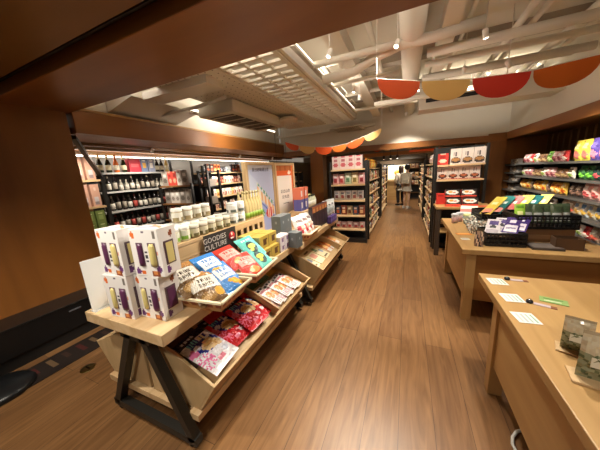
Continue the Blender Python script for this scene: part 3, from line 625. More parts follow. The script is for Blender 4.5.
def redb(u, v):
    c = '#c2392e'
    if .42 < v < .78 and .10 < u < .90: c = '#dfa69c'
    if word(u,v,'TRUE',.25,.75,.62,.72) or word(u,v,'CHILI',.25,.75,.48,.57): c = '#a82c24'
    if blob(u,v,.6,.22,.28,.11): c = '#d98e48'
    if blob(u,v,.45,.2,.1,.06): c = '#efc489'
    return c
def tur(u, v):
    c = '#62c2b8'
    if blob(u,v,.5,.42,.26,.26): c = '#1d3a38'
    if blob(u,v,.5,.45,.2,.1) or blob(u,v,.4,.3,.1,.06): c = '#c8cc3c'
    if word(u,v,'TRUE',.22,.78,.74,.84): c = '#e4efe6'
    return c
# bags recline with their tops leaning back on each other (tilt back about x, faces the aisle)
def recline(deg, yaw, roll=0): return (Matrix.Rotation(yaw,3,'Z') @ Matrix.Rotation(-math.radians(deg),3,'X') @ Matrix.Rotation(roll,3,'Y')).to_euler()
gk = 'bags in the basket trays'
BB = pouch(.19,.06,.27,brn2,'#8a6a40',40,48,'snack_bag',.25,.035); BL = pouch(.18,.06,.27,blu,'#2f6cb0',40,48,'snack_bag',.25,.035); RB = pouch(.18,.055,.26,redb,'#a22c22',40,48,'snack_bag',.25,.035); TB = pouch(.17,.055,.25,tur,'#4aa8a0',36,44,'snack_bag',.25,.035)
put('bb', BB, (-1.04,.985,TZ+.04), recline(58,1.42,.18), 'brown and white snack bag in front of the nearest basket tray', 'snack bag', gk)
put('bb', BB, (-1.15,.97,TZ+.10), recline(60,1.3,-.1), 'brown and white snack bag behind, at the riser end of the nearest tray', 'snack bag', gk)
put('bl', BL, (-1.02,1.175,TZ+.04), recline(58,1.5,.05), 'blue and white snack bag with lemon pieces in the nearest tray', 'snack bag', gk)
put('bl', BL, (-1.13,1.16,TZ+.11), recline(62,1.3,-.05), 'blue snack bag half hidden behind the front blue bag', 'snack bag', gk)
put('rb', RB, (-1.02,1.40,TZ+.04), recline(58,1.4,.1), 'red and pink snack bag in front of the second tray', 'snack bag', gk)
put('rb', RB, (-1.13,1.38,TZ+.11), recline(62,1.25,-.15), 'red snack bag lying behind the front red bag', 'snack bag', gk)
put('tb', TB, (-1.02,1.575,TZ+.05), recline(60,1.3,-.1), 'turquoise snack bag at the front of the second tray', 'snack bag', gk)
put('tb', TB, (-1.12,1.60,TZ+.12), recline(58,1.1,-.2), 'turquoise snack bag behind the other turquoise bag', 'snack bag', gk)

# cartons past the trays
def motif(bgc, c): return art(bgc,('o',.5,.5,.18,.22,c),('r',.68,.9,.2,.75,c),('r',.74,.82,.3,.6,bgc))
YB = carton(.12,.15,.118,'#bfa550',art('#938c60'),8,8,'carton',.45,'#b99a44',motif('#bda34c','#5a3a24')); gy = 'yellow cartons on the display table'
for k, (x, y, z, lb) in enumerate([(-1.215,1.78,0,'yellow carton, bottom layer, front near corner of the stack'),(-1.215,1.935,0,'yellow carton, bottom layer, front beside the pale small cartons'),(-1.34,1.78,0,'yellow carton, bottom layer, rear near corner of the stack'),(-1.34,1.935,0,'yellow carton, bottom layer, rear far corner of the stack'),(-1.25,1.80,.119,'yellow carton on top of the stack, nearest corner'),(-1.25,1.955,.119,'yellow carton on top of the stack, far front corner'),(-1.375,1.80,.119,'yellow carton on top of the stack, behind the nearest corner'),(-1.375,1.955,.119,'yellow carton on top of the stack, far rear corner')]): put('yb', YB, (x,y,TZ+.001+z), 0, lb, 'carton', gy)
PB = carton(.1,.1,.08,'#d8cfd4',None,8,8,'carton',.45,'#cfc6cc',motif('#d8cfd4','#7a5a88'))
for k, (x, y, z, lb) in enumerate([(-1.2,2.075,0,'pale lilac carton beside the yellow stack, lower one'),(-1.2,2.075,.081,'pale lilac carton beside the yellow stack, upper one'),(-1.2,2.18,0,'pale lilac carton beside the grey cartons, lower one'),(-1.2,2.18,.081,'pale lilac carton beside the grey cartons, upper one')]): put('pb', PB, (x,y,TZ+.001+z), 0, lb, 'carton', 'lilac cartons')
GB = carton(.12,.12,.165,'#62696c',art('#62696c',('o',.5,.6,.14,.1,'#8d9496'),('r',.3,.7,.3,.36,'#9aa0a2')),10,12,'carton',.4,'#555c60',art('#5a6164',('o',.5,.6,.14,.1,'#8d9496'),('r',.3,.7,.3,.36,'#9aa0a2')))
for k, (x, y, z, lb) in enumerate([(-1.30,2.30,.146,'grey carton on top of two others, nearest of the pair'),(-1.30,2.425,.146,'grey carton on top, second of the raised pair'),(-1.10,2.27,0,'grey carton standing alone at the table edge'),(-1.30,2.30,-.02,'grey carton under the nearest raised one'),(-1.30,2.425,-.02,'grey carton under the second raised one')]):
    put('gb', GB, (x,y,TZ+.001+max(0,z)+(.02 if z > 0 else 0)), -.1, lb, 'carton', 'grey cartons')

# framed posters
def poster(x0, x1, y, z0, z1, rz, label, paint, build_text):
    w_ = x1-x0; h_ = z1-z0; e = empty('framed_poster', ((x0+x1)/2, y, z0), rz); s = MB(); o = OAK('z'); a = w_/2; t = .038; d = .032
    s.box(-a,-a+t,-d,d,0,h_,o); s.box(a-t,a,-d,d,0,h_,o); s.box(-a+t,a-t,-d,d,h_-t,h_,OAK('x')); s.box(-a+t,a-t,-d,d,0,t,OAK('x')); s.build('frame', e, bevel=.003)
    p = MB(); painted(p, -a+t, a-t, t, h_-t, -d+.012, paint, 30, 60, .5); p.quad([(-a+t,-d+.02,t),(-a+t,-d+.02,h_-t),(a-t,-d+.02,h_-t),(a-t,-d+.02,t)], mat('#8a8a8a',.6)); p.build('print', e, fix=False)
    build_text(e, a, h_, -d+.011); return tag(e, label, 'poster', 'framed posters on the table')
def pa(u, v):
    c = '#b8c0de'
    if v > .93: c = '#b4b2b8'
    if .25+.5*(u-.5) < v-.25 < .55-.55*(u-.25): c = '#c4cce4'
    if v < .42: c = '#98a3d2'
    a = (u-.35)*.55+(v-.72)
    if -.02 < a < .02 and .3 < u < .95: c = '#5c9c84' if int(u*30) % 3 else '#e6e2d2'
    if -.18 < a < -.04 and .3 < u < .98: c = '#e8dccc' if int(u*14) % 2 else '#e0a878'
    if -.24 < a < -.21 and .35 < u: c = '#5c6cb8'
    if blob(u,v,.24,.48,.16,.07): c = '#4f5cb4' if int(u*40+v*31) % 3 else '#8a5aa0'
    if blob(u,v,.3,.28,.22,.09) or blob(u,v,.2,.16,.2,.07): c = '#5e9a5c' if int(u*33+v*47) % 4 else '#c8d0a0'
    if blob(u,v,.74,.27,.16,.085): c = '#c8413c' if int(u*36) % 3 else '#f0dcd0'
    return c
def ta(e, a, h, y): text(e, '夏日好味道上市', .052, (0,y-.001,h*.895), (PI/2,0,0), mat('#3c3c50',.6))
def pb_(u, v):
    if u > .9 or v < .05: return '#df7336'
    if v > .92: return '#a85a2c' if int(u*40) % 3 else '#c87840'
    if v > .84: return '#e0642a' if not blob(u,v,.78,.88,.1,.03) else '#f0e2d4'
    return '#ebe4da'
def tb_(e, a, h, y):
    text(e, '走出山的', .058, (-.015,y-.001,h*.56), (PI/2,0,0), mat('#3a342e',.6)); text(e, '好东西', .058, (-.015,y-.001,h*.47), (PI/2,0,0), mat('#3a342e',.6)); text(e, 'good things', .03, (-.015,y-.001,h*.375), (PI/2,0,0), mat('#3a342e',.6))
poster(-2.08,-1.46,2.72,TZ+.001,1.73,PI/2-.06,'wood-framed blue illustrated food poster nearer the tins',pa,ta)
poster(-1.94,-1.46,3.27,TZ+.001,1.72,PI/2-.18,'wood-framed white and orange poster with dark writing',pb_,tb_)

# goods on the second table
g2 = 'goods on the second display table'
wrb = art('#e8e0dc',('r',.1,.6,.15,.5,'#c8505a'),('r',.2,.8,.65,.8,'#8c7a78'),('o',.6,.4,.2,.15,'#e9b8a8'))
for k in range(3): put('wrb', pouch(.17,.09,.27,wrb,'#d8d0cc',10,14,'snack_bag'), (-1.12+.01*(k%2),2.56+.13*k,TZ+.03), recline(28,1.2), 'white and red bag leaning in the shallow tray, %s from the grey cartons' % ORD[k], 'snack bag', g2)
dk_ = art('#3c3038',('r',.0,1,.78,1,'#b86a4a'),('o',.5,.86,.25,.1,'#e2b06a'),('r',.35,.65,.2,.6,'#4e4250'))
for k in range(5): put('dkb', carton(.115,.06,.33,'#33292e',dk_,10,12,'carton',.4), (-1.16,2.985+.128*k-.0,TZ+.001), PI/2-.05, 'tall dark carton with orange picture top, %s along the second table' % ORD[k], 'carton', g2)
for k in range(3): put('ppk', carton(.11,.06,.1,'#4a3a80',art('#56459a',('r',.2,.8,.3,.7,'#7a6ac0')),6,6,'carton'), (-1.07,3.50+.115*k-.0,TZ+.001), PI/2, 'small purple carton at the edge of the second table, %s along' % ORD[k], 'carton', g2)
for k in range(4): put('whb', pouch(.16,.08,.33,art('#dfe2e2',('r',.15,.85,.35,.6,'#c2cdd0'),('o',.5,.2,.25,.1,'#b8a8a0'),('r',.2,.6,.75,.82,'#6a7a80')),'#d2d4d4',12,16,'snack_bag',.35), (-1.19+.02*(k%2),3.665+.088*k-.0,TZ+.001), PI/2-.35, 'large white standing bag, %s along at the far end of the second table' % ORD[k], 'snack bag', g2)
R2 = TZ+.233
for k, (c, n) in enumerate([('#5c5aa0','purple'),('#e07a5c','coral')]):
    for q in range(2): put('rb2'+n, carton(.13,.12,.17,c,art(c,('r',.1,.45,.2,.8,'#e6e0e0')),8,8,'carton',.5,c), (-1.47,3.26+.16*q,R2+.171*k), PI/2, '%s carton %s on the second riser, %s by the white poster' % (n, 'above' if k else 'below', ['nearest','next']
[q]), 'carton', g2)
for k in range(5): put('wb2', bottle(.03,.2,'#d8dcc4','#e6e6dc','#3c3c3c','bottle',.6), (-1.44,3.56+.07*k,R2), 0, 'pale bottle on the second riser, %s from the coral cartons' % ORD[k], 'bottle', g2)
for k in range(3): put('gw2', pouch(.12,.06,.2,art('#c8cc86',('r',.1,.9,.5,.8,'#e8e8d8')),'#b8bc70',8,10,'snack_bag'), (-1.53,3.58+.13*k,R2), PI/2, 'pale green bag at the far end of the second riser, %s along' % ORD[k], 'snack bag', g2)

# ================================================================== RIGHT COUNTERS
def counter(x0, x1, y0, y1, label, legs_y, panel_front, white=False):
    e = empty('counter_table', (x0, y0, 0)); W = x1-x0; L = y1-y0
    MB().box(0,W,0,L,.70,.75,OAK2('y')).build('tabletop', e, bevel=.004)
    ya, yb = legs_y[0]-y0, legs_y[1]-y0
    for yy in (ya, yb):
        for xx in (.04, W-.12): MB().box(xx,xx+.08,yy-.04,yy+.04,0,.70,OAK2('z')).build('leg', e, bevel=.003)
    MB().box(.055,.075,ya+.041,yb-.041,.22,.70,OAK2('y')).build('side_panel', e); MB().box(W-.075,W-.055,ya+.041,yb-.041,.22,.70,OAK2('y')).build('side_panel', e)
    MB().box(.121,W-.121,ya-.01,ya+.01,.22,.70,wood('darker_oak','#8a5a2a','#9c6a34','x',1,.45,8)).build('front_panel', e); MB().box(.121,W-.121,yb-.01,yb+.01,.22,.70,OAK2('x')).build('front_panel', e)  # near front panel takes a darker oak than the far one
    MB().box(.076,W-.076,ya+.02,yb-.02,.20,.22,OAK2('y')).build('bottom_board', e)
    return tag(e, label, 'table', 'oak counters on the right')
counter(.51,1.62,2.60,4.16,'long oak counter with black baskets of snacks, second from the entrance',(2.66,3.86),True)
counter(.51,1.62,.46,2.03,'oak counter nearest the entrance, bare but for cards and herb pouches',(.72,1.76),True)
T2 = .751
# cards and tags on the nearest counter
for k, (x, y, lb) in enumerate([(.585,1.90,'white printed price card farthest from the entrance on the bare counter'),(.595,1.675,'white printed price card between the other two price cards'),(.585,1.46,'white printed price card nearest the herb pouches')]):
    e = empty('price_card', (x,y,T2), .12); MB().box(-.048,.048,-.05,.05,0,.001,mat('#e8e8e4',.5)).build('card', e); s = MB()
    for j in range(4): s.quad([(-.032+.02*j,-.04,.0014),(-.022+.02*j,-.04,.0014),(-.022+.02*j,.035,.0014),(-.032+.02*j,.035,.0014)], mat(['#c2c6c4','#b4bab6','#a8bab0','#8fb09c'][j],.6))
    s.build('print', e); tag(e, lb, 'card', 'white price cards')
for k, (x, y, rz, lb) in enumerate([(.655,1.955,.0,'clip-on tag with dark round clip at the far corner of the bare counter'),(.665,1.645,-.35,'clip-on tag with dark round clip beside the middle price card'),(.70,1.36,-.2,'clip-on tag with shiny dark clip behind the herb pouch')]):
    e = empty('clip_tag', (x,y,T2), rz); MB().lathe([(.016,0),(.017,.006),(.014,.014),(.006,.018)], mat('#2a2a30',.2), 14).build('round_clip', e); MB().lathe([(.008,.0181),(.006,.021),(0,.022)], mat('#c8c8c8',.2,1), 10).build('button', e)
    MB().box(.018,.085,-.014,.014,0,.002,mat('#c8b8c0',.4)).build('strip', e); MB().box(.085,.11,-.016,.012,0,.0025,mat('#8c5a40',.5)).build('strip_end', e); tag(e, lb, 'tag', 'clip-on tags')
s = MB(); s.prism([(-.06,-.035),(.055,-.04),(.06,.03),(-.055,.035)], 0, .002, 'z', mat('#8fb06a',.4)); s.quad([(-.04,-.02,.0024),(.03,-.02,.0024),(.03,-.01,.0024),(-.04,-.01,.0024)], mat('#dfe8c8',.5)); s.quad([(-.04,.005,.0024),(.04,.005,.0024),(.04,.018,.0024),(-.04,.018,.0024)], mat('#5f8a48',.5))
thing(s, 'leaflet', 'small green leaflet lying on the bare counter', 'leaflet', loc=(.79,1.70,T2), rot=(0,0,-.25))
def herb_pouch():
    e = empty('herb_pouch'); fn = lambda u, v: '#8a8a6c' if v < .55 and int(u*11+v*17) % 4 else ('#5c6448' if v < .55 else ('#cdbfa4' if v < .95 else '#ad9c80'))
    o = pouch(.085,.03,.15,fn,'#7a745c',10,16,'pouch_body',.2,.2)(); o.parent = e
    MB().box(-.022,.022,-.019,-.017,.055,.085,mat('#d8d4c4',.4)).build('sticker', e)
    b = MB(); b.box(-.055,.055,-.035,.035,0,.006,OAK('x')); b.build('wooden_base', e); o.location = (0,0,.006); return e
put('hp', herb_pouch, (.665,1.235,T2), -.35, 'clear pouch of dark dried herbs on wooden base, farther one', 'pouch', 'herb pouches')
put('hp', None, (.645,1.07,T2), -.2, 'clear pouch of dried herbs at the frame edge, nearer one', 'pouch', 'herb pouches')
SC.objects['herb_pouch.001'].scale = (1.2,1.2,1.25)
put('hp', None, (.84,1.24,T2), .1, 'clear pouch of dried herbs behind the nearer pouch by the edge', 'pouch', 'herb pouches')
# goods on the second counter
def plastic_basket(w_, l_, h_):
    def make():
        e = empty('plastic_basket'); a, b = w_/2, l_/2; s = MB(); m = mat('#15161a',.4)
        s.box(-a+.01,a-.01,-b+.01,b-.01,0,.006,m); s.build('base', e); s = MB()
        for (p, q) in (((-a,-b),(a,-b)),((a,-b),(a,b)),((a,b),(-a,b)),((-a,b),(-a,-b))):
            P_ = Vector((*p,0)); Q = Vector((*q,0)); n = int((Q-P_).length/.03)
            for zz, hh in ((.012,.024),(h_*.45,.014),(h_*.72,.014),(h_-.012,.024)): s.bar(P_+Vector((0,0,zz)),Q+Vector((0,0,zz)),.007,hh,m)
            for k in range(n+1): t = P_+(Q-P_)*k/n; s.bar(t+Vector((0,0,.01)),t+Vector((0,0,h_-.01)),.014,.006,m)
        s.build('slatted_sides', e); return e
    return make
put('bk1', plastic_basket(.31,.27,.13), (.875,2.90,T2), .04, 'black slatted plastic basket of purple packs at the counter front', 'basket', 'black plastic baskets')
put('bk2', plastic_basket(.46,.34,.14), (1.24,3.16,T2+.13), .05, 'black slatted plastic basket of grey-tipped packs raised on a box', 'basket', 'black plastic baskets')
put('bk2', None, (1.05,3.62,T2+.08), .1, 'black plastic basket of colourful flat packs farther back', 'basket', 'black plastic baskets')
e = empty('cardboard_box', (1.24,3.16,T2)); MB().box(-.22,.22,-.16,.16,0,.128,mat('#7a5636',.8)).build('box_body', e); MB().box(-.2,.2,-.165,-.161,.03,.07,mat('#8d6a48',.7)).build('tape', e); tag(e, 'brown cardboard box under the raised black basket', 'box')
e = empty('cardboard_box', (1.33,2.82,T2),-.1); s = MB(); s.box(-.09,.09,-.06,.06,0,.004,mat('#5c4028',.8)); s.box(-.09,.09,-.06,-.056,0,.1,mat('#5c4028',.8)); s.box(-.09,.09,.056,.06,0,.1,mat('#5c4028',.8)); s.box(-.09,-.086,-.06,.06,0,.1,mat('#5c4028',.8)); s.box(.086,.09,-.06,.06,0,.1,mat('#5c4028',.8)); s.build('open_box', e); tag(e, 'small open dark brown box at the right of the counter front', 'box')
e = empty('cardboard_box', (1.05,3.62,T2),.1); MB().box(-.22,.22,-.16,.16,0,.078,mat('#6a4a30',.8)).build('box_body', e); tag(e, 'flat brown box under the basket of colourful packs', 'box')
gq = 'packs in the black baskets'
pur = art('#44307a',('r',.1,.9,.1,.45,'#e6e0ea'),('r',.35,.65,.55,.75,'#ece8f0'),('r',.2,.8,.2,.3,'#8a80a8')); wh = art('#ddd8dc',('r',.2,.8,.6,.85,'#5a4a8a'),('r',.1,.9,.1,.3,'#b8b0bc'),('o',.5,.45,.2,.1,'#4a4a50'))
for k in range(4): put(['whp','pur'][k>1], pouch(.12,.03,.27,[wh,pur][k>1],['#c8c4c8','#3a2868'][k>1],10,14,'snack_pack'), (.775+.068*k,2.81+.03*(k%2),T2+.10+.012*k), (math.radians(-66),0,-.35-.05*k), ('white pack' if k < 2 else 'purple pack')+' leaning in the front black basket, %s from its aisle side' % ORD[k], 'snack pack', gq)
gt = art('#46523c',('r',.15,.85,.05,.5,'#a9acaa'),('r',.2,.8,.6,.9,'#3c4a34')); gl = art('#8fbf3c',('o',.5,.4,.3,.2,'#e2e8a0'),('r',.1,.9,.75,.95,'#5a8a2a'))
for k in range(6): put(['gl','gt'][k>0], pouch(.085,.03,.2,[gl,gt][k>0],['#7aa82e','#4c5a40'][k>0],8,12,'snack_pack'), (1.07+.07*k,3.06+.03*(k%2),T2+.18), (math.radians(-30),0,-.1), ('lime green pack' if k < 1 else 'dark green pack with grey front')+', %s from the aisle side of the raised basket' % ORD[k], 'snack pack', gq)
for k, (c, c2, n) in enumerate([('#d8c050','#e9e0b0','yellow'),('#2a6a68','#dfe8e4','teal'),('#d86a6a','#f0d8d4','pink'),('#c8d058','#f0eec0','lime yellow'),('#1f5a5c','#cfe0dc','dark teal'),('#e0d070','#f0e8c8','pale yellow')]):
    put('fl'+n, pouch(.112,.022,.46,art(c,('r',.1,.9,.05,.25,'#e08a80'),('r',.25,.75,.5,.62,c2),('r',.1,.9,.8,.95,c)),c,8,14,'snack_pack'), (.86+.10*k,3.42+.035*k,T2+.20+.004*(k%2)), (math.radians(-70),0,-.62), n+' long flat pack slanting over the far basket, %s from its aisle side' % ORD[k], 'snack pack', gq)
put('crd', carton(.2,.012,.26,'#d8d0c4',lambda u, v: ['#e0b0a0','#4a8a90','#d8d0c4','#c86a5a','#e6d8c0'][int(v*5)%5],4,10,'display_card'), (.79,3.93,T2), (math.radians(-42),0,-.3), 'striped pastel flat pack leaning behind the glass jars', 'snack pack', gq)
def cup(c, c2):
    def make():
        e = empty('candy_cup'); MB().lathe([(.04,0),(.045,.11)], glass_mat(alpha=.35), 14).build('cup', e); MB().lathe([(.036,.004),(.04,.075),(.02,.085)], mat(c,.4), 12).build('sweets', e); MB().lathe([(.047,.108),(.047,.122),(.03,.132),(0,.134)], mat(c2,.25), 14).build('lid', e); return e
    return make
put('cupP', cup('#d88a94','#c8d0dc'), (.63,3.83,T2), 0, 'clear cup of pink sweets at the far aisle corner of the counter', 'cup', 'clear cups of sweets')
put('cupP', None, (.70,3.93,T2), 0, 'clear cup of pink sweets behind the other pink cup', 'cup', 'clear cups of sweets')
put('cupY', cup('#d8d03c','#d8dc9c'), (.765,3.80,T2), 0, 'clear cup of yellow sweets beside the pink cups', 'cup', 'clear cups of sweets')
put('cupG', cup('#a8c84a','#d8dcc0'), (.80,3.68,T2), 0, 'clear cup of green sweets among the clear bags', 'cup', 'clear cups of sweets')
clr = lambda u, v: ['#b9b8b0','#8a8a82','#d8d6cc','#6f6a60','#c2a48c'][int(u*9+v*23) % 5]
for k in range(9): put('clr', pouch(.12,.06,.16,clr,'#a8a69c',8,10,'sweet_bag',.15,.3), (.72+.095*(k%4)+.03*(k//4),3.22+.16*(k//4)+.03*(k%2),T2+.002), (math.radians(-35),0,.5*((k*7)%5-2)), 'crinkly clear bag of sweets in the %s row, %s from the aisle side' % (ORD[k//4], ORD[k%4]), 'sweet bag', 'clear bags on the counter')
thing(MB().box(-.075,.075,-.04,.04,0,.002,mat('#e08a30',.5)).quad([(-.06,-.02,.0024),(.06,-.02,.0024),(.06,.02,.0024),(-.06,.02,.0024)], mat('#f0b060',.5)), 'leaflet', 'orange card lying on the counter near the aisle edge', 'card', loc=(.625,3.20,T2), rot=(0,0,.2))
thing(MB().box(-.04,.04,-.035,.035,0,.002,mat('#e6e4dc',.5)).quad([(-.03,-.01,.0024),(.03,-.01,.0024),(.03,.01,.0024),(-.03,.01,.0024)], mat('#a8a8a4',.5)), 'price_card', 'small white card before the orange card on the counter', 'card', loc=(.60,2.98,T2), rot=(0,0,.1))
def photo(u, v): return ['#8a6a54','#5c4a40','#b89a80','#3c3230'][int(u*5+v*3) % 4]
for k in range(3): put('pht', pouch(.07,.02,.13,photo,'#6a5444',6,9,'snack_pack',.2), (.66+.01*k,2.72+.052*k,T2), (math.radians(-25),.0,-.35), 'narrow brown packet leaning at the counter corner, %s from the front edge' % ORD[k], 'snack pack', 'brown packets')
thing(MB().box(-.11,.11,-.09,.09,0,.02,mat('#4c4440',.6)).quad([(-.09,-.07,.0205),(.09,-.07,.0205),(.09,.07,.0205),(-.09,.07,.0205)], mat('#6a605a',.5)), 'flat_tray', 'flat grey-brown tray between the basket and the small open box', 'tray', loc=(1.17,2.80,T2))
# white cable by the nearest counter
pts = [(.86,1.50,.012),(.74,1.505,.012),(.67,1.50,.012),(.63,1.475,.012),(.597,1.43,.012),(.583,1.385,.012),(.588,1.34,.012),(.61,1.28,.012),(.66,1.2,.012)]
thing(MB().tube(pts, .008, mat('#d8d8d4',.4), 10), 'power_cable', 'white cable looping out from under the nearest oak counter', 'cable')
thing(MB().lathe([(.045,0),(.05,.01),(.05,.16),(.03,.19)], mat('#22402a',.35), 12), 'green_bottle', 'dark green bottle standing behind the far leg of the nearest counter', 'bottle', loc=(.66,1.90,0))

# ================================================================== SHELVES AT THE END OF THE AISLE
def gondola(x0, x1, y0, y1, zs, top, label, face_depth=.34, wall_side=None):
    """end shelves facing the entrance, then a two-sided run along the aisle"""
    e = empty('shelf_unit', ((x0+x1)/2, y0, 0)); a = (x1-x0)/2; L = y1-y0
    for xx in (-a, a-.04):
        for yy in (0, face_depth, L-.04): MB().box(xx,xx+.04,yy,yy+.04,0,top,BLKM).build('post', e)
    MB().box(-a+.041,a-.041,.01,L-.01,.0,.10,BLKM).build('plinth', e)
    MB().box(-a+.041,a-.041,face_depth-.02,face_depth-.002,.1,top,BLK).build('back_panel', e)
    MB().box(-.012,.012,face_depth+.05,L-.05,.1,top,BLK).build('centre_panel', e)
    for z in zs: MB().box(-a+.042,a-.042,.0,face_depth-.021,z-.03,z,OAK('x')).build('shelf_board', e)
    for z in (.12,.42,.72,1.02,1.32,1.58):
        if z < top: MB().box(-a,-.013,face_depth+.041,L-.041,z-.025,z,OAK('y')).build('shelf_board', e); MB().box(.013,a,face_depth+.041,L-.041,z-.025,z,OAK('y')).build('shelf_board', e)
    return tag(e, label, 'shelf', 'black-framed shelf units')
LZ = (.30,.60,.93,1.265,1.58)
gondola(-1.53,-.735,5.05,7.60,LZ,1.74,'black-framed shelf unit left of the aisle, end facing the entrance')
gondola(-1.53,-.735,7.95,10.6,(.30,.60,.93,1.265),1.70,'second black-framed shelf unit left of the aisle, farther back')
gondola(.46,1.25,5.05,7.50,(.50,.86,1.285,1.545),1.86,'black-framed shelf unit right of the aisle with white cartons on top')
gondola(.46,1.25,7.85,10.6,(.30,.60,.93,1.265),1.72,'second black-framed shelf unit right of the aisle, beside the shoppers')
PKW = art('#dcd0cc',('o',.5,.35,.3,.2,'#c8505a'),('r',.25,.75,.65,.85,'#c2404a'),('r',.1,.9,.02,.1,'#d8a878')); 
def rowx(x0, x1, y, z, specs, place, group, dy=0):
    x = x0; i = 0
    while True:
        key, mk, wd, desc, cat = specs[i % len(specs)]
        if x+wd > x1: break
        put(key, mk, (x+wd/2, y+dy, z+.001), 0, '%s, %s from the left on %s' % (desc, ORD[i], place), cat, group); x += wd+.006; i += 1
def P_(c1, c2, c3, w_=.12, h_=.2, t=.07, box=False):
    k = 'q%s%s%s%d%d%d' % (c1, c2, c3, w_*1000, h_*1000, box); fn = art(c1,('o',.5,.36,.32,.18,c2),('r',.2,.8,.62,.84,c3),('r',.3,.7,.9,.95,c2))
    return k, (carton(w_,t,h_,c1,fn,8,10,'carton') if box else pouch(w_,t,h_,fn,c1,8,11,'snack_bag'))
def spec(c1, c2, c3, desc, w_=.12, h_=.2, t=.07, box=False):
    k, m = P_(c1, c2, c3, w_, h_, t, box); return (k, m, w_, desc, 'carton' if box else 'bag')
gl_ = 'goods on the left aisle shelf end'
rowx(-1.48,-.79,5.18,1.58,[spec('#c8b4ae','#b05058','#9a5a60','pale pink carton',.155,.27,.09,True)],'the top of the left aisle shelf end',gl_)
rowx(-1.48,-.79,5.17,1.265,[spec('#c8989a','#8a3038','#e0d0cc','dusty red bag',.13,.23),spec('#c08c8c','#a03a40','#ead8d0','rose bag',.12,.22),spec('#a8b8a0','#5a7a5a','#dfe0d0','sage green bag',.14,.24),spec('#c8b48c','#7a6a3a','#e6dcc0','tan bag',.14,.24)],'the second shelf of the left end',gl_)
rowx(-1.46,-.79,5.17,.93,[spec('#c6c2c4','#7a5058','#8a8a94','grey white bag',.125,.2),spec('#d0c8c4','#a86060','#6a6a74','pale bag',.12,.2)],'the third shelf of the left end',gl_)
rowx(-1.44,-.79,5.17,.60,[spec('#3c4a62','#c06040','#d0c0b0','dark blue bag',.12,.2),spec('#8a4a3a','#e0b080','#d8c8b8','brown red bag',.13,.21),spec('#a8906a','#6a3a2a','#e0d4c0','beige bag',.12,.2)],'the fourth shelf of the left end',gl_)
rowx(-1.44,-.79,5.17,.30,[spec('#d0b0ac','#c03a44','#e6dcd8','pale pink bag',.12,.15),spec('#b89090','#8a3038','#e0d0cc','dull pink bag',.13,.14)],'the lowest shelf of the left end',gl_)
gr_ = 'goods on the right aisle shelf end'
rowx(.505,.70,5.18,1.545,[spec('#c83028','#e8d8c0','#a01c18','red gift carton',.17,.2,.09,True)],'the top of the right aisle shelf end',gr_)
wfn = art('#d8ccc4',('o',.5,.24,.46,.2,'#3a302e'),('o',.5,.29,.36,.11,'#a87a48'),('r',.45,.55,.5,.8,'#5a5254'),('r',.28,.34,.55,.75,'#8a8280'))
for k in range(3): put('wct', carton(.168,.09,.27,'#d8ccc4',wfn,14,18,'carton'), (.79+.174*k,5.18,1.546), 0, 'tall white carton with bowl picture, %s from the red carton on the top' % ORD[k], 'carton', gr_)
wf2 = art('#dccfc8',('o',.5,.25,.4,.17,'#4a2c28'),('o',.5,.30,.3,.09,'#b0603c'),('r',0,1,0,.06,'#a83c38'),('r',.35,.42,.55,.85,'#6a5a58'),('r',.56,.62,.55,.8,'#8a7a78'))
for k in range(4): put('wc2', carton(.155,.09,.225,'#dccfc8',wf2,14,16,'carton'), (.60+.163*k,5.18,1.286), 0, 'white carton with red bowl picture, %s from the left on the second shelf' % ORD[k], 'carton', gr_)
put('redtin', carton(.13,.1,.19,'#c8342c',art('#c8342c',('r',.25,.75,.75,.85,'#8a1c18')),6,8,'carton'), (.565,4.93,.861), 0, 'plain red carton at the left end of the noodle box display', 'carton', gr_)
# front table with red noodle boxes
e = empty('oak_table', (.47,4.56,0)); MB().box(0,.80,0,.46,.82,.86,OAK2('x')).build('tabletop', e, bevel=.003)
for xx in (.01,.72):
    for yy in (.02,.38): MB().box(xx,xx+.07,yy,yy+.06,0,.82,mat('#3a2c20',.5)).build('leg', e)
MB().box(.08,.72,.06,.40,.40,.42,OAK2('x')).build('lower_shelf', e)
tag(e, 'small oak table with dark legs before the right shelf end', 'table')
nf = art('#b8342a',('r',.0,1,.16,1,'#26221e'),('o',.47,.58,.42,.31,'#ece8e0'),('o',.36,.64,.17,.13,'#d89a40'),('o',.62,.55,.1,.08,'#c85a30'),('r',.0,1,.0,.14,'#d84a30'))
for r_ in range(2):
    for k in range(2): put('nbx', carton(.215,.11,.125,'#b8342a',nf,20,14,'noodle_box'), (.735+.235*k,4.75+.14*r_-.02,.861+.13*r_), (math.radians(-14),0,0), 'red and black noodle box, %s row, %s of the display table' % (['lower','upper'][r_], ['left','right'][k]), 'noodle box', 'red noodle boxes')
for k in range(2): put('nst', carton(.215,.13,.122,'#a82c24',None,4,4,'carton'), (.735+.235*k,4.90,.861), 0, 'plain red carton under the upper noodle boxes, %s one' % ['left','right'][k], 'carton', gr_)
thing(MB().box(.6,1.2,4.60,4.685,.861,.866,mat('#d8452c',.5)), 'display_mat', 'red card strip in front of the noodle boxes', 'card')

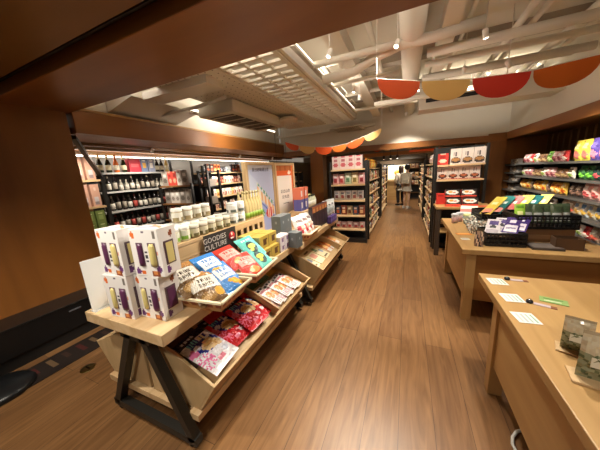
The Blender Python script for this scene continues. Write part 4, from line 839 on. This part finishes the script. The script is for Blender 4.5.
# aisle sides of the shelf units
mix = [('#b89a7a','#7a3a2a','#e0d0b8'),('#8a5a4a','#d8a060','#e6d8c8'),('#c8c0b4','#8a4a40','#6a6a60'),('#6a7a5a','#d8c080','#e0e0cc'),('#a84a3a','#e8c890','#e6dcd0'),('#d8c8a0','#a86a3a','#7a5a3a'),('#5a5a6a','#c8b8a0','#d8d8dc'),('#c89a5a','#7a4a2a','#ece0c8')]
nm = ['tan','brown','off-white','olive','brick red','cream','slate','ochre']
def side_goods(x, y0, y1, zs, rz, place, group, step=.17):
    for j, z in enumerate(zs):
        y = y0; i = 0
        while y+step <= y1:
            q = (i*3+j*5) % 8; c = mix[q]; box = (i+j) % 3 == 0; wd = .15; h_ = (.16,.19,.21)[(i+2*j) % 3]
            k, m = P_(*c, wd, h_, .09, box)
            put(k, m, (x, y+step/2, z+.001), rz, '%s %s, %s from the entrance, %s shelf up, %s' % (nm[q], 'carton' if box else 'bag', ORD[i], ORD[j], place), 'carton' if box else 'bag', group)
            y += step; i += 1
AZ = (.12,.42,.72,1.02,1.32)
side_goods(-.80, 5.45, 7.56, AZ, PI/2, 'left aisle side', 'goods along the left aisle side')
side_goods(.525, 5.45, 7.46, AZ, -PI/2, 'right aisle side', 'goods along the right aisle side')
side_goods(-.80, 8.35, 10.5, AZ[1:], PI/2, 'far left unit', 'goods along the far left unit', .24)
side_goods(.525, 8.25, 10.5, AZ[1:], -PI/2, 'far right unit', 'goods along the far right unit', .24)
for k in range(7): put('otop%d' % (k%2), P_(['#d8862a','#e0c050'][k%2],'#f0e0b0','#8a3a1a',.14,.22,.09)[1], (-.82,5.5+.28*k,1.581), PI/2, ('orange' if k%2==0 else 'yellow')+' bag standing on top of the left aisle unit, %s from the entrance' % ORD[k], 'bag', 'bags on top of the left aisle unit')
for k in range(6): put('ptop%d' % (k%2), P_(['#b8b0ac','#c8b8a8'][k%2],'#8a5a50','#5a5a64',.14,.22,.09)[1], (.545,5.5+.3*k,1.581), -PI/2, ('grey' if k%2==0 else 'beige')+' bag standing on top of the right aisle unit, %s from the entrance' % ORD[k], 'bag', 'bags on top of the right aisle unit')

# ================================================================== LEFT WALL: BOTTLES
STEEL = mat('#a8a6a2', .4)
def wall_shelf(x, y0, y1, zs, label, board, depth=.32, top=2.05):
    """shelving against the left wall, open side towards +x; x = front edge"""
    e = empty('wall_shelf', (x, y0, 0)); L = y1-y0
    for yy in (0, L-.04): MB().box(-depth+.001,-depth+.04,yy,yy+.04,0,top,BLKM).build('post', e)
    MB().box(-depth-.02,-depth,0,L,0,1.74,BLK).build('back_panel', e)
    for z in zs: MB().box(-depth+.001,-.041 if 0 else 0,.041,L-.041,z-.03,z,board).build('shelf_board', e)
    return tag(e, label, 'shelf', 'shelves along the left wall')
LQ = (.40,.74,1.09,1.44,1.77)
wall_shelf(-4.75,2.33,4.05,LQ,'black steel wall shelf of wine and champagne bottles',STEEL)
wall_shelf(-4.75,4.62,6.45,(.40,.72,1.06,1.41,1.72),'wall shelf of pale packets with wooden boards, behind the tins',OAK('y'))
wall_shelf(-4.75,6.50,8.3,(.40,.72,1.06,1.41,1.72),'farthest wall shelf on the left, behind the framed posters',OAK('y'))
def rowy(x, y0, y1, z, specs, place, group, gap=.006, end='the entrance'):
    y = y0; i = 0
    while True:
        key, mk, wd, desc, cat = specs[i % len(specs)]
        if y+wd > y1: break
        put(key, mk, (x, y+wd/2, z+.001), PI/2, '%s, %s from %s on %s' % (desc, ORD[i], end, place), cat, group); y += wd+gap; i += 1
    return i
gw = 'bottles on the wine shelf'
CH = ('champ', foiled(.043,.31,'#16220f','#d8d0b0','#d6c48a'), .115, 'champagne bottle with gold foil', 'bottle')
CO = ('champo', foiled(.043,.31,'#c8642a','#e6dcc8','#d87a30'), .115, 'orange champagne bottle', 'bottle')
put(CH[0], CH[1], (-4.86,2.50,1.771), 0, 'champagne bottle nearest the slanted black post on the top shelf', 'bottle', gw)
put(CH[0], CH[1], (-4.86,2.63,1.771), 0, 'champagne bottle beside the orange bottle, nearer the slanted post', 'bottle', gw)
put(CO[0], CO[1], (-4.86,2.76,1.771), 0, 'orange-labelled champagne bottle on the top bottle shelf', 'bottle', gw)
put(CH[0], CH[1], (-4.86,2.89,1.771), 0, 'champagne bottle between the orange bottle and the red gift box', 'bottle', gw)
put('redbx', carton(.22,.1,.25,'#b02a3a',art('#b02a3a',('r',.1,.9,.4,.6,'#d85a60')),6,8,'carton'), (-4.86,3.07,1.771), PI/2, 'red gift box among the bottles on the top shelf', 'carton', gw)
for k, (c, c2, n) in enumerate([('#6a7a9a','#d0a050','blue'),('#8a90a8','#e0d8d0','grey blue')]): put('bk_'+n, carton(.13,.08,.26,c,art(c,('o',.5,.5,.3,.2,c2),('r',.2,.8,.8,.9,'#e6e2da')),8,10,'carton'), (-4.86,3.26+.15*k,1.771), PI/2, n+' picture carton beside the red gift box on the top shelf', 'carton', gw)
for k in range(2): put('darkb', foiled(.038,.30,'#14100c','#c0b49a','#2a2420'), (-4.86,3.56+.10*k,1.771), 0, 'dark bottle, %s past the picture cartons on the top shelf' % ORD[k], 'bottle', gw)
put('goldb', foiled(.038,.31,'#c8b070','#e6dcc0','#d8c890'), (-4.86,3.78,1.771), 0, 'golden bottle near the end of the top bottle shelf', 'bottle', gw)
B1 = ('wred', bottle(.036,.29,'#120c0c','#948a7c','#3a1214','bottle',.6), .085, 'dark wine bottle', 'bottle'); B2 = ('wwht', bottle(.036,.27,'#1a1612','#c9c2b6','#a89a80','bottle',.58), .085, 'dark bottle with white label', 'bottle'); B3 = ('wsm', bottle(.034,.20,'#8a8478','#b8b0a4','#a8a094','bottle',.6), .08, 'small pale bottle', 'bottle'); B4 = ('wrl', bottle(.036,.28,'#180e0c','#a84038','#7a1a1c','bottle',.6), .085, 'dark bottle with red label', 'bottle')
rowy(-4.86,2.42,4.0,1.44,[B1,B2,B1,B3,B3,B2,B3],'the second wine shelf',gw,.02)
rowy(-4.86,2.42,4.0,1.09,[B2,B2,B1,B1,B2,B4],'the third wine shelf',gw,.016)
rowy(-4.86,2.42,4.0,.74,[B1,B4,B2,B1,B4],'the fourth wine shelf',gw,.016)
rowy(-4.86,2.42,4.0,.40,[B1,B1,B4],'the lowest wine shelf',gw,.02)
g5 = 'packets on the left wall shelves'
FG = spec('#b8c0c4','#7a8a94','#dfe4e6','pale grey packet',.11,.17); FD = spec('#3a3438','#c8603a','#d0c0b0','dark picture carton',.13,.22,.08,True); FO = spec('#b8582a','#e0b070','#3a2a20','orange dark carton',.12,.22,.08,True); FB = spec('#2e2e34','#8a8a92','#5a5a62','black packet',.13,.16)
FW = spec('#dccbc0','#b87a6a','#c8a090','cream packet',.10,.2); FP = spec('#c8a494','#8a4a40','#e6d8cc','dusty pink packet',.10,.21); FY = spec('#e0b46a','#b8703a','#ead8a8','yellow packet',.10,.2); FR = spec('#8a4438','#c89070','#3a2420','brown packet',.11,.19); FT = spec('#e2d8d0','#a8786a','#c8b8ac','white packet',.10,.21)
for (y0, y1, pl, zo) in ((4.67,6.40,'shelf behind the tins',0),(6.55,8.25,'farthest left shelf',0)):
    rowy(-4.86,y0,y1,1.72,[FG,FG,FD,FD,FO,FO,FB,FB],'top board, '+pl,g5); rowy(-4.86,y0,y1,1.41,[FR,FR,FP,FW,FT,FP],'second board, '+pl,g5)
    rowy(-4.86,y0,y1,1.06,[FP,FT,FP,FT,FT,FY],'third board, '+pl,g5); rowy(-4.86,y0,y1,.72,[FW,FP,FB],'fourth board, '+pl,g5)
# end shelf before the bottle wall
e = empty('end_shelf', (-4.12,3.3,0)); 
for xx in (-.46,.42):
    for yy in (0,.32): MB().box(xx,xx+.04,yy,yy+.04,0,1.82 if yy else 1.5,BLKM).build('post', e)
MB().box(-.42,.42,.33,.35,.05,1.48,BLK).build('back_panel', e)
for z in (.45,.79,1.12,1.47): MB().box(-.42,.42,.0,.33,z-.03,z,wood('walnut','#6a4424','#84592f','x',1,.5)).build('shelf_board', e)
tag(e, 'free-standing end shelf with red and white boxes before the wine shelf', 'shelf')
g6 = 'cartons on the free-standing end shelf'
XG = spec('#8a827a','#5a524a','#c8c0b8','grey brown carton',.16,.28,.1,True); XR = spec('#a83a30','#d88a70','#7a2420','red carton',.12,.27,.1,True); XW = spec('#c8c2ba','#8a8078','#e2ddd6','pale carton',.12,.26,.1,True)
for z, pl, sp in ((1.47,'the top of the end shelf',[XG,XR,XR,XW]),(1.12,'the second board of the end shelf',[XG,XW,XW]),(.79,'the third board of the end shelf',[XW,XR,XG]),(.45,'the lowest board of the end shelf',[XG,XW])): rowx(-4.52,-3.72,3.42,z,sp,pl,g6)
put('wcal', carton(.16,.05,.30,'#e6e0da',art('#e6e0da',('o',.5,.6,.16,.12,'#c86a60'),('r',.3,.7,.2,.3,'#8a8480')),8,10,'carton'), (-4.26,3.57,1.471), 0, 'tall white carton behind the red ones on the end shelf', 'carton', g6)
e = empty('rack', (-3.52,3.45,0))
for xx in (-.13,.09):
    for yy in (0,.3): MB().box(xx,xx+.04,yy,yy+.04,0,1.72,BLKM).build('post', e)
for z in (.4,.75,1.08,1.42,1.70): MB().box(-.09,.09,.0,.34,z-.025,z,BLKM).build('shelf_board', e)
tag(e, 'narrow black steel rack beside the end shelf', 'rack')
for z, n in ((1.42,'upper'),(1.08,'middle'),(.75,'lower')):
    for k in range(3): put('fold', carton(.16,.16,.045,'#a89c90',art('#a89c90',('r',.1,.9,.3,.6,'#c8beb2')),6,4,'folded_pack'), (-3.52,3.62,z+.001+.046*k), 0, 'flat grey pack lying on the %s board of the narrow black rack, %s up' % (n, ORD[k]), 'pack', 'flat packs on the black rack')
# pink boxes beside the brown wall and the slanted black bar
e = empty('side_shelf', (-4.42,1.72,0))
MB().box(-.30,-.28,0,.46,0,1.9,WALLD('z')).build('back_panel', e)
for z in (.50,.84,1.25,1.65): MB().box(-.279,.12,.0,.46,z-.03,z,OAK('y')).build('shelf_board', e)
tag(e, 'wooden side shelf of pink cartons beside the brown entrance wall', 'shelf')
pk = art('#c89a84',('r',.25,.75,.05,.4,'#c2b8b8'),('r',.3,.7,.1,.2,'#8a7a7a'),('r',.35,.65,.7,.85,'#d8b8a4')); gn = art('#6a7a3c',('r',.25,.75,.2,.6,'#8a9a58'),('r',.3,.7,.7,.85,'#b8c088'))
for z, n in ((1.65,'top'),(1.25,'second')):
    for k in range(3): put('pkc', carton(.11,.11,.33,'#c89a84',pk,8,14,'carton',.5,'#b88872'), (-4.37,1.80+.14*k,z+.001), PI/2, 'tall pink carton, %s side-shelf board, %s from the brown wall' % (n, ORD[k]), 'carton', 'pink cartons on the side shelf')
for k in range(3):
    for q in range(2): put('gnc', carton(.12,.11,.17,'#6a7a3c',gn,8,10,'carton',.5,'#5a6a32'), (-4.37,1.80+.14*k,.841+.171*q), PI/2, 'olive green carton, %s row, %s from the brown wall on the side shelf' % (['lower','upper'][q], ORD[k]), 'carton', 'olive cartons on the side shelf')
e = empty('slanted_post', (-4.38,2.235,0)); MB().bar((0,0,0),(0,0,1.72),.05,.05,BLKM).build('upright', e); MB().bar((0,0,1.70),(.90,-.64,2.11),.05,.05,BLKM).build('slanted_bar', e); tag(e, 'black steel post with a bar slanting up to the wooden soffit', 'post')
# red sign on the far left
e = empty('shop_sign', (-2.95,5.6,1.72)); MB().box(-.16,.16,-.01,.01,0,.10,mat('#a8301c',.5)).build('board', e); MB().box(-.12,.12,-.013,-.0105,.035,.065,mat('#d86a4a',.5)).build('stripe', e)
for xx in (-.14,.14): MB().tube([(xx,0,.1),(xx,0,1.38)], .004, BLKM, 6).build('hanger', e)
tag(e, 'small red hanging sign left of the brown column', 'sign')
# shelf beside the brown column
e = empty('column_shelf', (-2.98,5.9,0))
for xx in (-.35,.31): MB().box(xx,xx+.04,0,.04,0,1.62,BLKM).build('post', e)
MB().box(-.35,.35,.30,.32,.0,1.6,BLK).build('back_panel', e)
for z in (.55,.85,1.12,1.36,1.6): MB().box(-.31,.31,.0,.299,z-.025,z,OAK('x')).build('shelf_board', e)
tag(e, 'tall shelf of pale jars left of the brown column', 'shelf')
for z, n in ((.85,'fourth'),(1.12,'third'),(1.36,'second')): rowx(-3.28,-2.68,6.0,z,[('cj',jar(.04,.13,'#b8b8ac','#d8d4c8','#c8ccb8','jar',.2),.085,'pale jar','jar')],'the %s board of the column shelf' % n,'jars on the column shelf')

# ================================================================== RIGHT WALL: SNACKS
def rshelf(y0, y1, zs, label):
    e = empty('wall_shelf', (1.95,y0,0)); L = y1-y0
    MB().box(.40,.42,0,L,0,1.5,BLK).build('back_panel', e)
    for yy in (0, L-.03): MB().box(.36,.40,yy,yy+.03,0,1.55,BLKM).build('post', e)
    for z in zs:
        b = MB().box(0,.399,0,L,z-.018,z,mat('#3a3836',.45)).build('shelf_board', e); MB().box(-.006,-.001,0,L,z-.024,z+.006,mat('#55534f',.4)).build('price_rail', b)
    MB().box(.05,.39,0,L,0,.1,BLKM).build('plinth', e)
    return tag(e, label, 'shelf', 'snack shelves along the right wall')
ZR = (.28,.55,.80,1.03,1.26,1.49)
rshelf(2.9,6.08,ZR,'long dark snack shelf along the right wall, nearer bay'); rshelf(6.11,6.66,(.35,.58,.78,.96,1.14,1.31,1.47),'narrow far bay of the snack shelf by the brown wall end')
def rrow(y0, y1, z, specs, place, x=2.06, gap=.006):
    y = y1; i = 0
    while True:
        key, mk, wd, desc, cat = specs[i % len(specs)]
        if y-wd < y0: break
        put(key, mk, (x, y-wd/2, z+.001), -PI/2, '%s, %s from the far end, %s' % (desc, ORD[i], place), cat, 'snacks on the right wall'); y -= wd+gap; i += 1
def sp2(c1, c2, c3, desc, w_, h_, shapes=None):
    k = 's%s%s%s%d' % (c1, c2, c3, h_*1000); return (k, pouch(w_,.08,h_,shapes or art(c1,('o',.5,.3,.34,.2,c2),('r',.2,.8,.62,.84,c3)),c1,9,12,'snack_bag'), w_, desc, 'bag')
lowp = sp2('#d09a98','#8a4048','#e8d8d4','pink low bag',.13,.15); lowr = sp2('#c83a3a','#f0e0d0','#7a1a20','red low bag',.12,.15); loww = sp2('#ddd4c8','#8aa04a','#6a5a48','white low bag',.14,.15); lowb = sp2('#84644a','#c8a878','#5a4030','brown low bag',.15,.13)
gre = sp2('#6a9a3a','#c8d890','#3a5a24','green bag',.14,.16); yel = sp2('#d8c850','#d87a70','#e8e0a0','tall yellow bag',.15,.26); pup = sp2('#5a4a9a','#e08aa0','#7a6ab8','tall purple bag',.15,.26)
rrow(2.95,4.52,1.49,[yel,yel,pup,pup,yel],'top right-wall shelf, nearer half')
rrow(4.53,6.04,1.49,[lowp,lowp,lowr,loww,lowb,lowb,gre],'top right-wall shelf, farther half')
wm = sp2('#3a6a3a','#7ac84a','#1e3a24','dark green bag',.13,.17); wr_ = sp2('#2e4a44','#d85a60','#1e3230','dark red-fruit bag',.13,.17)
rrow(2.95,4.35,1.26,[wm,wm,wr_,wr_,wm,wm],'second right-wall shelf, nearer half'); rrow(4.36,6.04,1.26,[loww,lowp,lowp,lowb,lowb],'second right-wall shelf, farther half')
org = sp2('#d89a3a','#f0dca0','#a85a2a','orange bag',.13,.16); oy = sp2('#e0b850','#c8602a','#f0e0b0','yellow orange bag',.13,.17); drk = sp2('#4a3a34','#8a6a5a','#b8a898','dark brown bag',.13,.17); pnk = sp2('#e0a8a0','#c85a5a','#f0dcd4','pale pink bag',.15,.19)
rrow(4.50,6.04,1.03,[org,org,oy,drk],'third right-wall shelf, farther half'); rrow(2.95,4.48,1.03,[drk,drk,pnk,pnk,pnk],'third right-wall shelf, nearer half')
yw = sp2('#e0d8c0','#d8a850','#8aa0b8','white bag with round picture',.13,.19); mx_ = sp2('#b8a08a','#d8604a','#e8dccc','mixed brown bag',.14,.17); gb_ = sp2('#c8d0d8','#d8b050','#5a80b0','pale blue bag',.12,.19)
rrow(2.95,4.6,.80,[mx_,mx_,yw,gb_,yw,gb_],'fourth right-wall shelf, nearer half'); rrow(4.62,6.04,.80,[loww,drk,loww],'fourth right-wall shelf, farther half')
rrow(2.95,4.9,.55,[loww,lowr,mx_,drk,sp2('#8a8a84','#c8c4b8','#5a5a58','grey bag',.14,.18)],'fifth right-wall shelf, farther half'); rrow(2.95,4.9,.28,[mx_,sp2('#d8b83a','#e8dc90','#c89a20','bright yellow low bag',.16,.11),drk],'lowest right-wall shelf, farther half')
for z, n in ((1.47,'top'),(1.31,'second'),(1.14,'third'),(.96,'fourth'),(.78,'fifth')): rrow(6.15,6.62,z,[spec('#c2bab4','#7a6a64','#e2dcd4','small grey carton',.09,.11,.07,True),spec('#7a6a60','#d0c0b0','#a89c92','small dark carton',.09,.1,.07,True),spec('#e0d4c0','#a87a5a','#b8a488','small cream carton',.09,.11,.07,True)],'%s board of the far right bay' % n)

# ================================================================== BESIDE THE ENTRANCE WALL
e = empty('dark_bench', (-3.39,.42,0)); MB().box(.0,.30,0,.98,.13,.385,mat('#0d0d0e',.35)).build('case', e, bevel=.006); MB().box(-.005,.31,-.005,.985,.386,.40,mat('#141414',.3)).build('lid', e, bevel=.003); MB().box(.04,.26,.04,.94,.0,.128,mat('#0a0a0a',.5)).build('recessed_base', e); MB().box(.302,.305,.60,.70,.32,.335,mat('#55555a',.4)).build('name_plate', e)
tag(e, 'long low black case standing against the brown entrance wall', 'bench')
s = MB(); s.box(0,.30,0,1.02,0,.006,mat('#20140e',.7))
for k in range(9): s.quad([(.05,.05+.11*k,.0064),(.17+.04*(k%2),.05+.11*k,.0064),(.17+.04*(k%2),.09+.11*k,.0064),(.05,.09+.11*k,.0064)], mat(['#6a5238','#3a241a','#4a1a16'][k%3],.7))
thing(s, 'floor_mat', 'dark patterned strip mat on the floor before the black case', 'mat', loc=(-3.02,.35,0))
s = MB(); s.lathe([(.19,0),(.20,.02),(.18,.05),(.05,.06)], mat('#17181a',.35), 24); thing(s, 'round_base', 'black round stand base on the floor at the frame edge', 'stand', loc=(-2.88,.44,0))
def cloth_heap():
    s = MB(); m = mat('#2a1712',.8); rnd = random.Random(3); n = 14
    prof = [(.15,0),(.16,.12),(.13,.25),(.10,.36),(.05,.42)]
    vs = [((r+rnd.uniform(-.02,.02))*math.cos(2*PI*k/n), (r+rnd.uniform(-.02,.02))*math.sin(2*PI*k/n), z) for r, z in prof for k in range(n)]
    s.add(vs, [(i*n+k, i*n+(k+1)%n, (i+1)*n+(k+1)%n, (i+1)*n+k) for i in range(4) for k in range(n)]+[tuple(range(4*n,5*n))], m, True)
    for k in range(3): a = 2*PI*k/3+.4; s.box(.08*math.cos(a)-.03,.08*math.cos(a)+.03,.155*math.sin(a)-.01,.155*math.sin(a)+.01,.12,.16,mat('#5a4a44',.6))
    return s.build('cloth_bag')
o = cloth_heap(); o.location = (-3.05,.22,.0); tag(o, 'dark brown cloth bag slumped at the left frame edge', 'bag')
s = MB(); s.lathe([(.055,0),(.055,.004),(.045,.006),(0,.006)], mat('#8a7a4a',.3,1), 20); s.box(-.03,.03,-.006,.006,.0061,.008,mat('#4a4028',.4,1)); thing(s, 'floor_outlet', 'round brass floor outlet cover in the planks', 'outlet', loc=(-2.5,.84,0))

# ================================================================== FAR BACK OF THE SHOP
e = empty('back_counter', (-.55,12.6,0)); MB().box(-.7,.7,0,.5,0,.9,OAK2('x')).build('body', e); MB().box(-.75,.75,-.05,.55,.9,.95,OAK2('x')).build('top', e); tag(e, 'pale wooden counter at the far back of the shop', 'counter')
e = empty('lit_panel', (-.45,12.95,.951)); MB().box(-.45,.45,0,.03,0,.75,BLKM).build('frame', e); MB().box(-.42,.42,-.004,-.001,.03,.72,mat('#f4e6c4',.4,0,.7)).build('screen', e); s = MB(); s.lathe([(0,0),(.12,0),(.12,.002),(0,.002)], mat('#d8a040',.4,0,.5), 16, (0,0,0)); s.build('picture', e, loc=(0,-.007,.36), rot=(PI/2,0,0)); tag(e, 'bright lit panel standing on the far counter', 'lit panel')
for k in range(6):
    e = empty('far_shelf', (-2.1+.62*k if k < 3 else -.0+.55*(k-2.5),13.16,0)); 
    MB().box(-.27,.27,.2,.22,0,1.75,BLK).build('back_panel', e)
    for z in (.3,.7,1.1,1.5): MB().box(-.27,.27,0,.199,z-.03,z,WALLD('x')).build('shelf_board', e)
    tag(e, 'dark shelf against the far back wall, %s from the left' % ORD[k], 'shelf', 'dark shelves at the far back')
    for j, z in enumerate((.7,1.1,1.5)):
        for q in range(3): c = mix[(k+j*2+q) % 8]; kk, m = P_(*c, .15, .2, .08, True); put(kk, m, (e.location.x-.17+.17*q, 13.16+.09, z+.001), 0, '%s carton on far back shelf %s, %s board, %s along' % (nm[(k+j*2+q) % 8], ORD[k], ORD[j], ORD[q]), 'carton', 'cartons on the far back shelves')
for k in range(3):
    e = empty('track_lamp', (-.75+.22*k,9.1,1.86)); MB().lathe([(.04,0),(.045,.1),(.03,.12)], BLKM, 12).build('lamp_body', e); MB().lathe([(0,-.001),(.036,-.001)], mat('#fff2e0',.3,0,8), 12).build('lens', e); MB().tube([(0,0,.12),(0,0,.56)], .008, BLKM, 6).build('stem', e); tag(e, 'black hanging lamp before the far shelves, %s from the left' % ORD[k], 'lamp', 'black hanging lamps')

# ================================================================== PEOPLE
def skin_body(name, J, E_, m, parent=None, levels=2):
    """J: name -> (xyz, radius); E_: edges"""
    me = bpy.data.meshes.new(name); ks = list(J); me.from_pydata([J[k][0] for k in ks], [(ks.index(a), ks.index(b)) for a, b in E_], []); me.materials.append(m)
    o = bpy.data.objects.new(name, me); COL.objects.link(o); o.parent = parent
    sm = o.modifiers.new('skin', 'SKIN'); sm.use_smooth_shade = True
    me.skin_vertices.new(name='sk') if not me.skin_vertices else None
    for i, k in enumerate(ks):
        v = me.skin_vertices[0].data[i]; r = J[k][1]; v.radius = (r, r) if not isinstance(r, tuple) else r; v.use_root = (i == 0)
    sd = o.modifiers.new('subd', 'SUBSURF'); sd.levels = levels; sd.render_levels = levels
    return o
def hand(J, E_, pre, wrist, d, side, palm_up):
    d = Vector(d).normalized(); s = Vector(side).normalized(); W = Vector(wrist)
    J[pre+'palm'] = (tuple(W+d*.06), (.034,.02)); E_.append((pre+'wrist', pre+'palm'))
    for k, (off, ln) in enumerate(((-.03,.065),(-.01,.075),(.011,.07),(.031,.055))):
        a = W+d*.095+s*off; b = a+d*ln*.5+Vector(palm_up)*-.008; c = a+d*ln+Vector(palm_up)*-.03
        J[pre+'f%da' % k] = (tuple(a), .0095); J[pre+'f%db' % k] = (tuple(b), .0085); J[pre+'f%dc' % k] = (tuple(c), .007)
        E_ += [(pre+'palm', pre+'f%da' % k), (pre+'f%da' % k, pre+'f%db' % k), (pre+'f%db' % k, pre+'f%dc' % k)]
    a = W+d*.04-s*.045; b = a+d*.035-s*.012
    J[pre+'ta'] = (tuple(a), .0105); J[pre+'tb'] = (tuple(b), .0085); E_ += [(pre+'palm', pre+'ta'), (pre+'ta', pre+'tb')]
def person(name, loc, rz, label, H, hairc, topc, bottomc, shoec, reach, long_hair):
    """faces +y locally, right hand +x"""
    k = H/1.62; e = empty(name, loc, rz); S = lambda *p: tuple(a*k for a in p); sk = mat('#c49a7c', .55)
    J = {'pelvis':(S(0,0,.88),(.125*k,.10*k)),'waist':(S(0,.0,1.02),(.105*k,.08*k)),'chest':(S(0,-.01,1.2),(.13*k,.09*k)),'neckb':(S(0,-.01,1.335),.055*k),'neck':(S(0,.0,1.39),.047*k),'jaw':(S(0,.02,1.45),.06*k),'head':(S(0,.012,1.535),(.075*k,.09*k)),'crown':(S(0,.0,1.585),.055*k)}
    E_ = [('pelvis','waist'),('waist','chest'),('chest','neckb'),('neckb','neck'),('neck','jaw'),('jaw','head'),('head','crown')]
    for sd, sx, fy in (('l',-1,.03),('r',1,-.03)):
        J[sd+'hip'] = (S(.085*sx,0,.84),.085*k); J[sd+'knee'] = (S(.085*sx,.02+fy,.47),.052*k); J[sd+'calf'] = (S(.085*sx,-.02+fy,.32),.05*k); J[sd+'ankle'] = (S(.085*sx,-.03+fy,.09),.034*k); J[sd+'toe'] = (S(.095*sx,.10+fy,.035),.03*k)
        E_ += [('pelvis',sd+'hip'),(sd+'hip',sd+'knee'),(sd+'knee',sd+'calf'),(sd+'calf',sd+'ankle'),(sd+'ankle',sd+'toe')]
        J[sd+'sh'] = (S(.165*sx,-.01,1.29),.055*k); E_.append(('chest',sd+'sh'))
        if sd == 'r' and reach: el, wr, dd, up = S(.27,.13,1.13), S(.38,.30,1.16), (.6,.7,.1), (0,0,1)
        else: el, wr, dd, up = S(.22*sx,-.03,1.05), S(.21*sx,.08,.84), (0,.3,-1), (sx,0,0)
        J[sd+'el'] = (el,.042*k); J[sd+'wrist'] = (wr,.027*k); E_ += [(sd+'sh',sd+'el'),(sd+'el',sd+'wrist')]
        sv = Vector(dd).cross(Vector(up)) * (1 if sd == 'r' else -1)
        hand(J, E_, sd, wr, dd, sv, up)
    skin_body('body', J, E_, sk, e)
    # face
    f = MB()
    for sx in (-1,1): f.lathe([(0,-.004),(.009,-.003),(.011,0),(.009,.003),(0,.004)], mat('#f0ece6',.3), 10, S(.03*sx,.096,1.545)); f.lathe([(0,-.003),(.005,0),(0,.003)], mat('#201410',.3), 8, S(.03*sx,.104,1.545))
    f.add([S(-.012,.098,1.505),S(.012,.098,1.505),S(0,.125,1.508),S(0,.1,1.55)], [(0,1,2),(0,2,3),(1,3,2)], sk); f.box(-.02*k,.02*k,.088*k,.094*k,1.475*k,1.483*k,mat('#a85a50',.5)); f.build('face', e)
    h = MB(); hm = mat(hairc, .5); n = 16; z0 = 1.30 if long_hair else 1.45
    prof = [(.0,1.655),(.05,1.648),(.085,1.615),(.102,1.56),(.100,1.50),(.092,z0+.04),(.07,z0)]
    vs = []; 
    for r, z in prof:
        for q in range(n):
            a = 2*PI*q/n; fr = max(0, math.sin(a)); cut = 1-.28*fr if z < 1.58 else 1
            vs.append(S(r*math.cos(a)*(1-.06*fr), r*1.12*math.sin(a)*cut-.012, z+(.10*fr if z < 1.5 else 0)))
    h.add(vs, [(i*n+q, i*n+(q+1)%n, (i+1)*n+(q+1)%n, (i+1)*n+q) for i in range(len(prof)-1) for q in range(n)], hm, True); h.build('hair', e)
    T = {'a':(S(0,0,.80),(.165*k,.13*k)),'b':(S(0,0,.98),(.145*k,.115*k)),'c':(S(0,-.01,1.2),(.16*k,.115*k)),'d':(S(0,-.01,1.32),(.09*k,.07*k)),'e':(S(0,-.005,1.36),(.06*k,.055*k)),'z':(S(0,0,.66),(.17*k,.135*k))}
    TE = [('a','b'),('b','c'),('c','d'),('d','e'),('a','z')]
    for sd, sx in (('l',-1),('r',1)):
        T[sd+'s'] = (S(.175*sx,-.01,1.285),.075*k); T[sd+'e'] = (J[sd+'el'][0],.066*k); m_ = Vector(J[sd+'el'][0])*.45+Vector(J[sd+'wrist'][0])*.55; T[sd+'w'] = (tuple(m_),.055*k); TE += [('c',sd+'s'),(sd+'s',sd+'e'),(sd+'e',sd+'w')]
    skin_body('loose_shirt', T, TE, mat(topc, .75), e)
    if bottomc:
        B = {'p':(S(0,0,.88),(.14*k,.115*k))}; BE = []
        for sd, sx in (('l',-1),('r',1)):
            for nme, rr in (('hip',.10),('knee',.075),('ankle',.06)): B[sd+nme] = (J[sd+nme][0], rr*k)
            BE += [('p',sd+'hip'),(sd+'hip',sd+'knee'),(sd+'knee',sd+'ankle')]
        skin_body('trousers', B, BE, mat(bottomc, .75), e)
    for sx, fy in ((-1,.03),(1,-.03)):
        q = MB(); q.prism([(-.07,0),(.17,0),(.17,.03),(.12,.06),(.03,.075),(-.02,.10),(-.07,.09)], -.04, .04, 'x', mat(shoec, .5)); q.prism([(-.075,-.0),(.175,0),(.175,.015),(-.075,.015)], -.043, .043, 'x', mat('#d8d4cc',.6)); q.build('shoe', e, loc=S(.09*sx,-.02+fy,0))
    return tag(e, label, 'person', 'shoppers')
person('person', (.02,10.0,0), -.35, 'person in a loose pale shirt and bare legs reaching to the right shelf', 1.62, '#15110f', '#a0978a', None, '#d0ccc4', True, False)
person('person', (-.22,10.75,0), .5, 'person in dark trousers half hidden behind the other shopper', 1.60, '#2a1a12', '#c0b6a6', '#26262a', '#1a1a1c', False, True)
e = empty('backpack', (-.02,9.845,.93), -.35); 
b = MB(); b.prism([(-.13,0),(.13,0),(.145,.06),(.14,.30),(.10,.38),(-.10,.38),(-.14,.30),(-.145,.06)], -.07, .045, 'y', mat('#a89e8c',.8)); b.build('bag_body', e, bevel=.02)
b = MB(); b.prism([(-.09,.03),(.09,.03),(.09,.17),(-.09,.17)], -.10, -.071, 'y', mat('#988e7c',.8)); b.build('front_pocket', e, bevel=.01)
for sx in (-1,1): MB().tube([(.08*sx,.046,.34),(.09*sx,.06,.40)], .014, mat('#8a8070',.8), 8).build('strap', e)
tag(e, 'beige backpack worn by the shopper in the pale shirt', 'backpack')
print('DUPLICATES', [(k, len(v)) for k, v in LABELS.items() if len(v) > 1][:10])
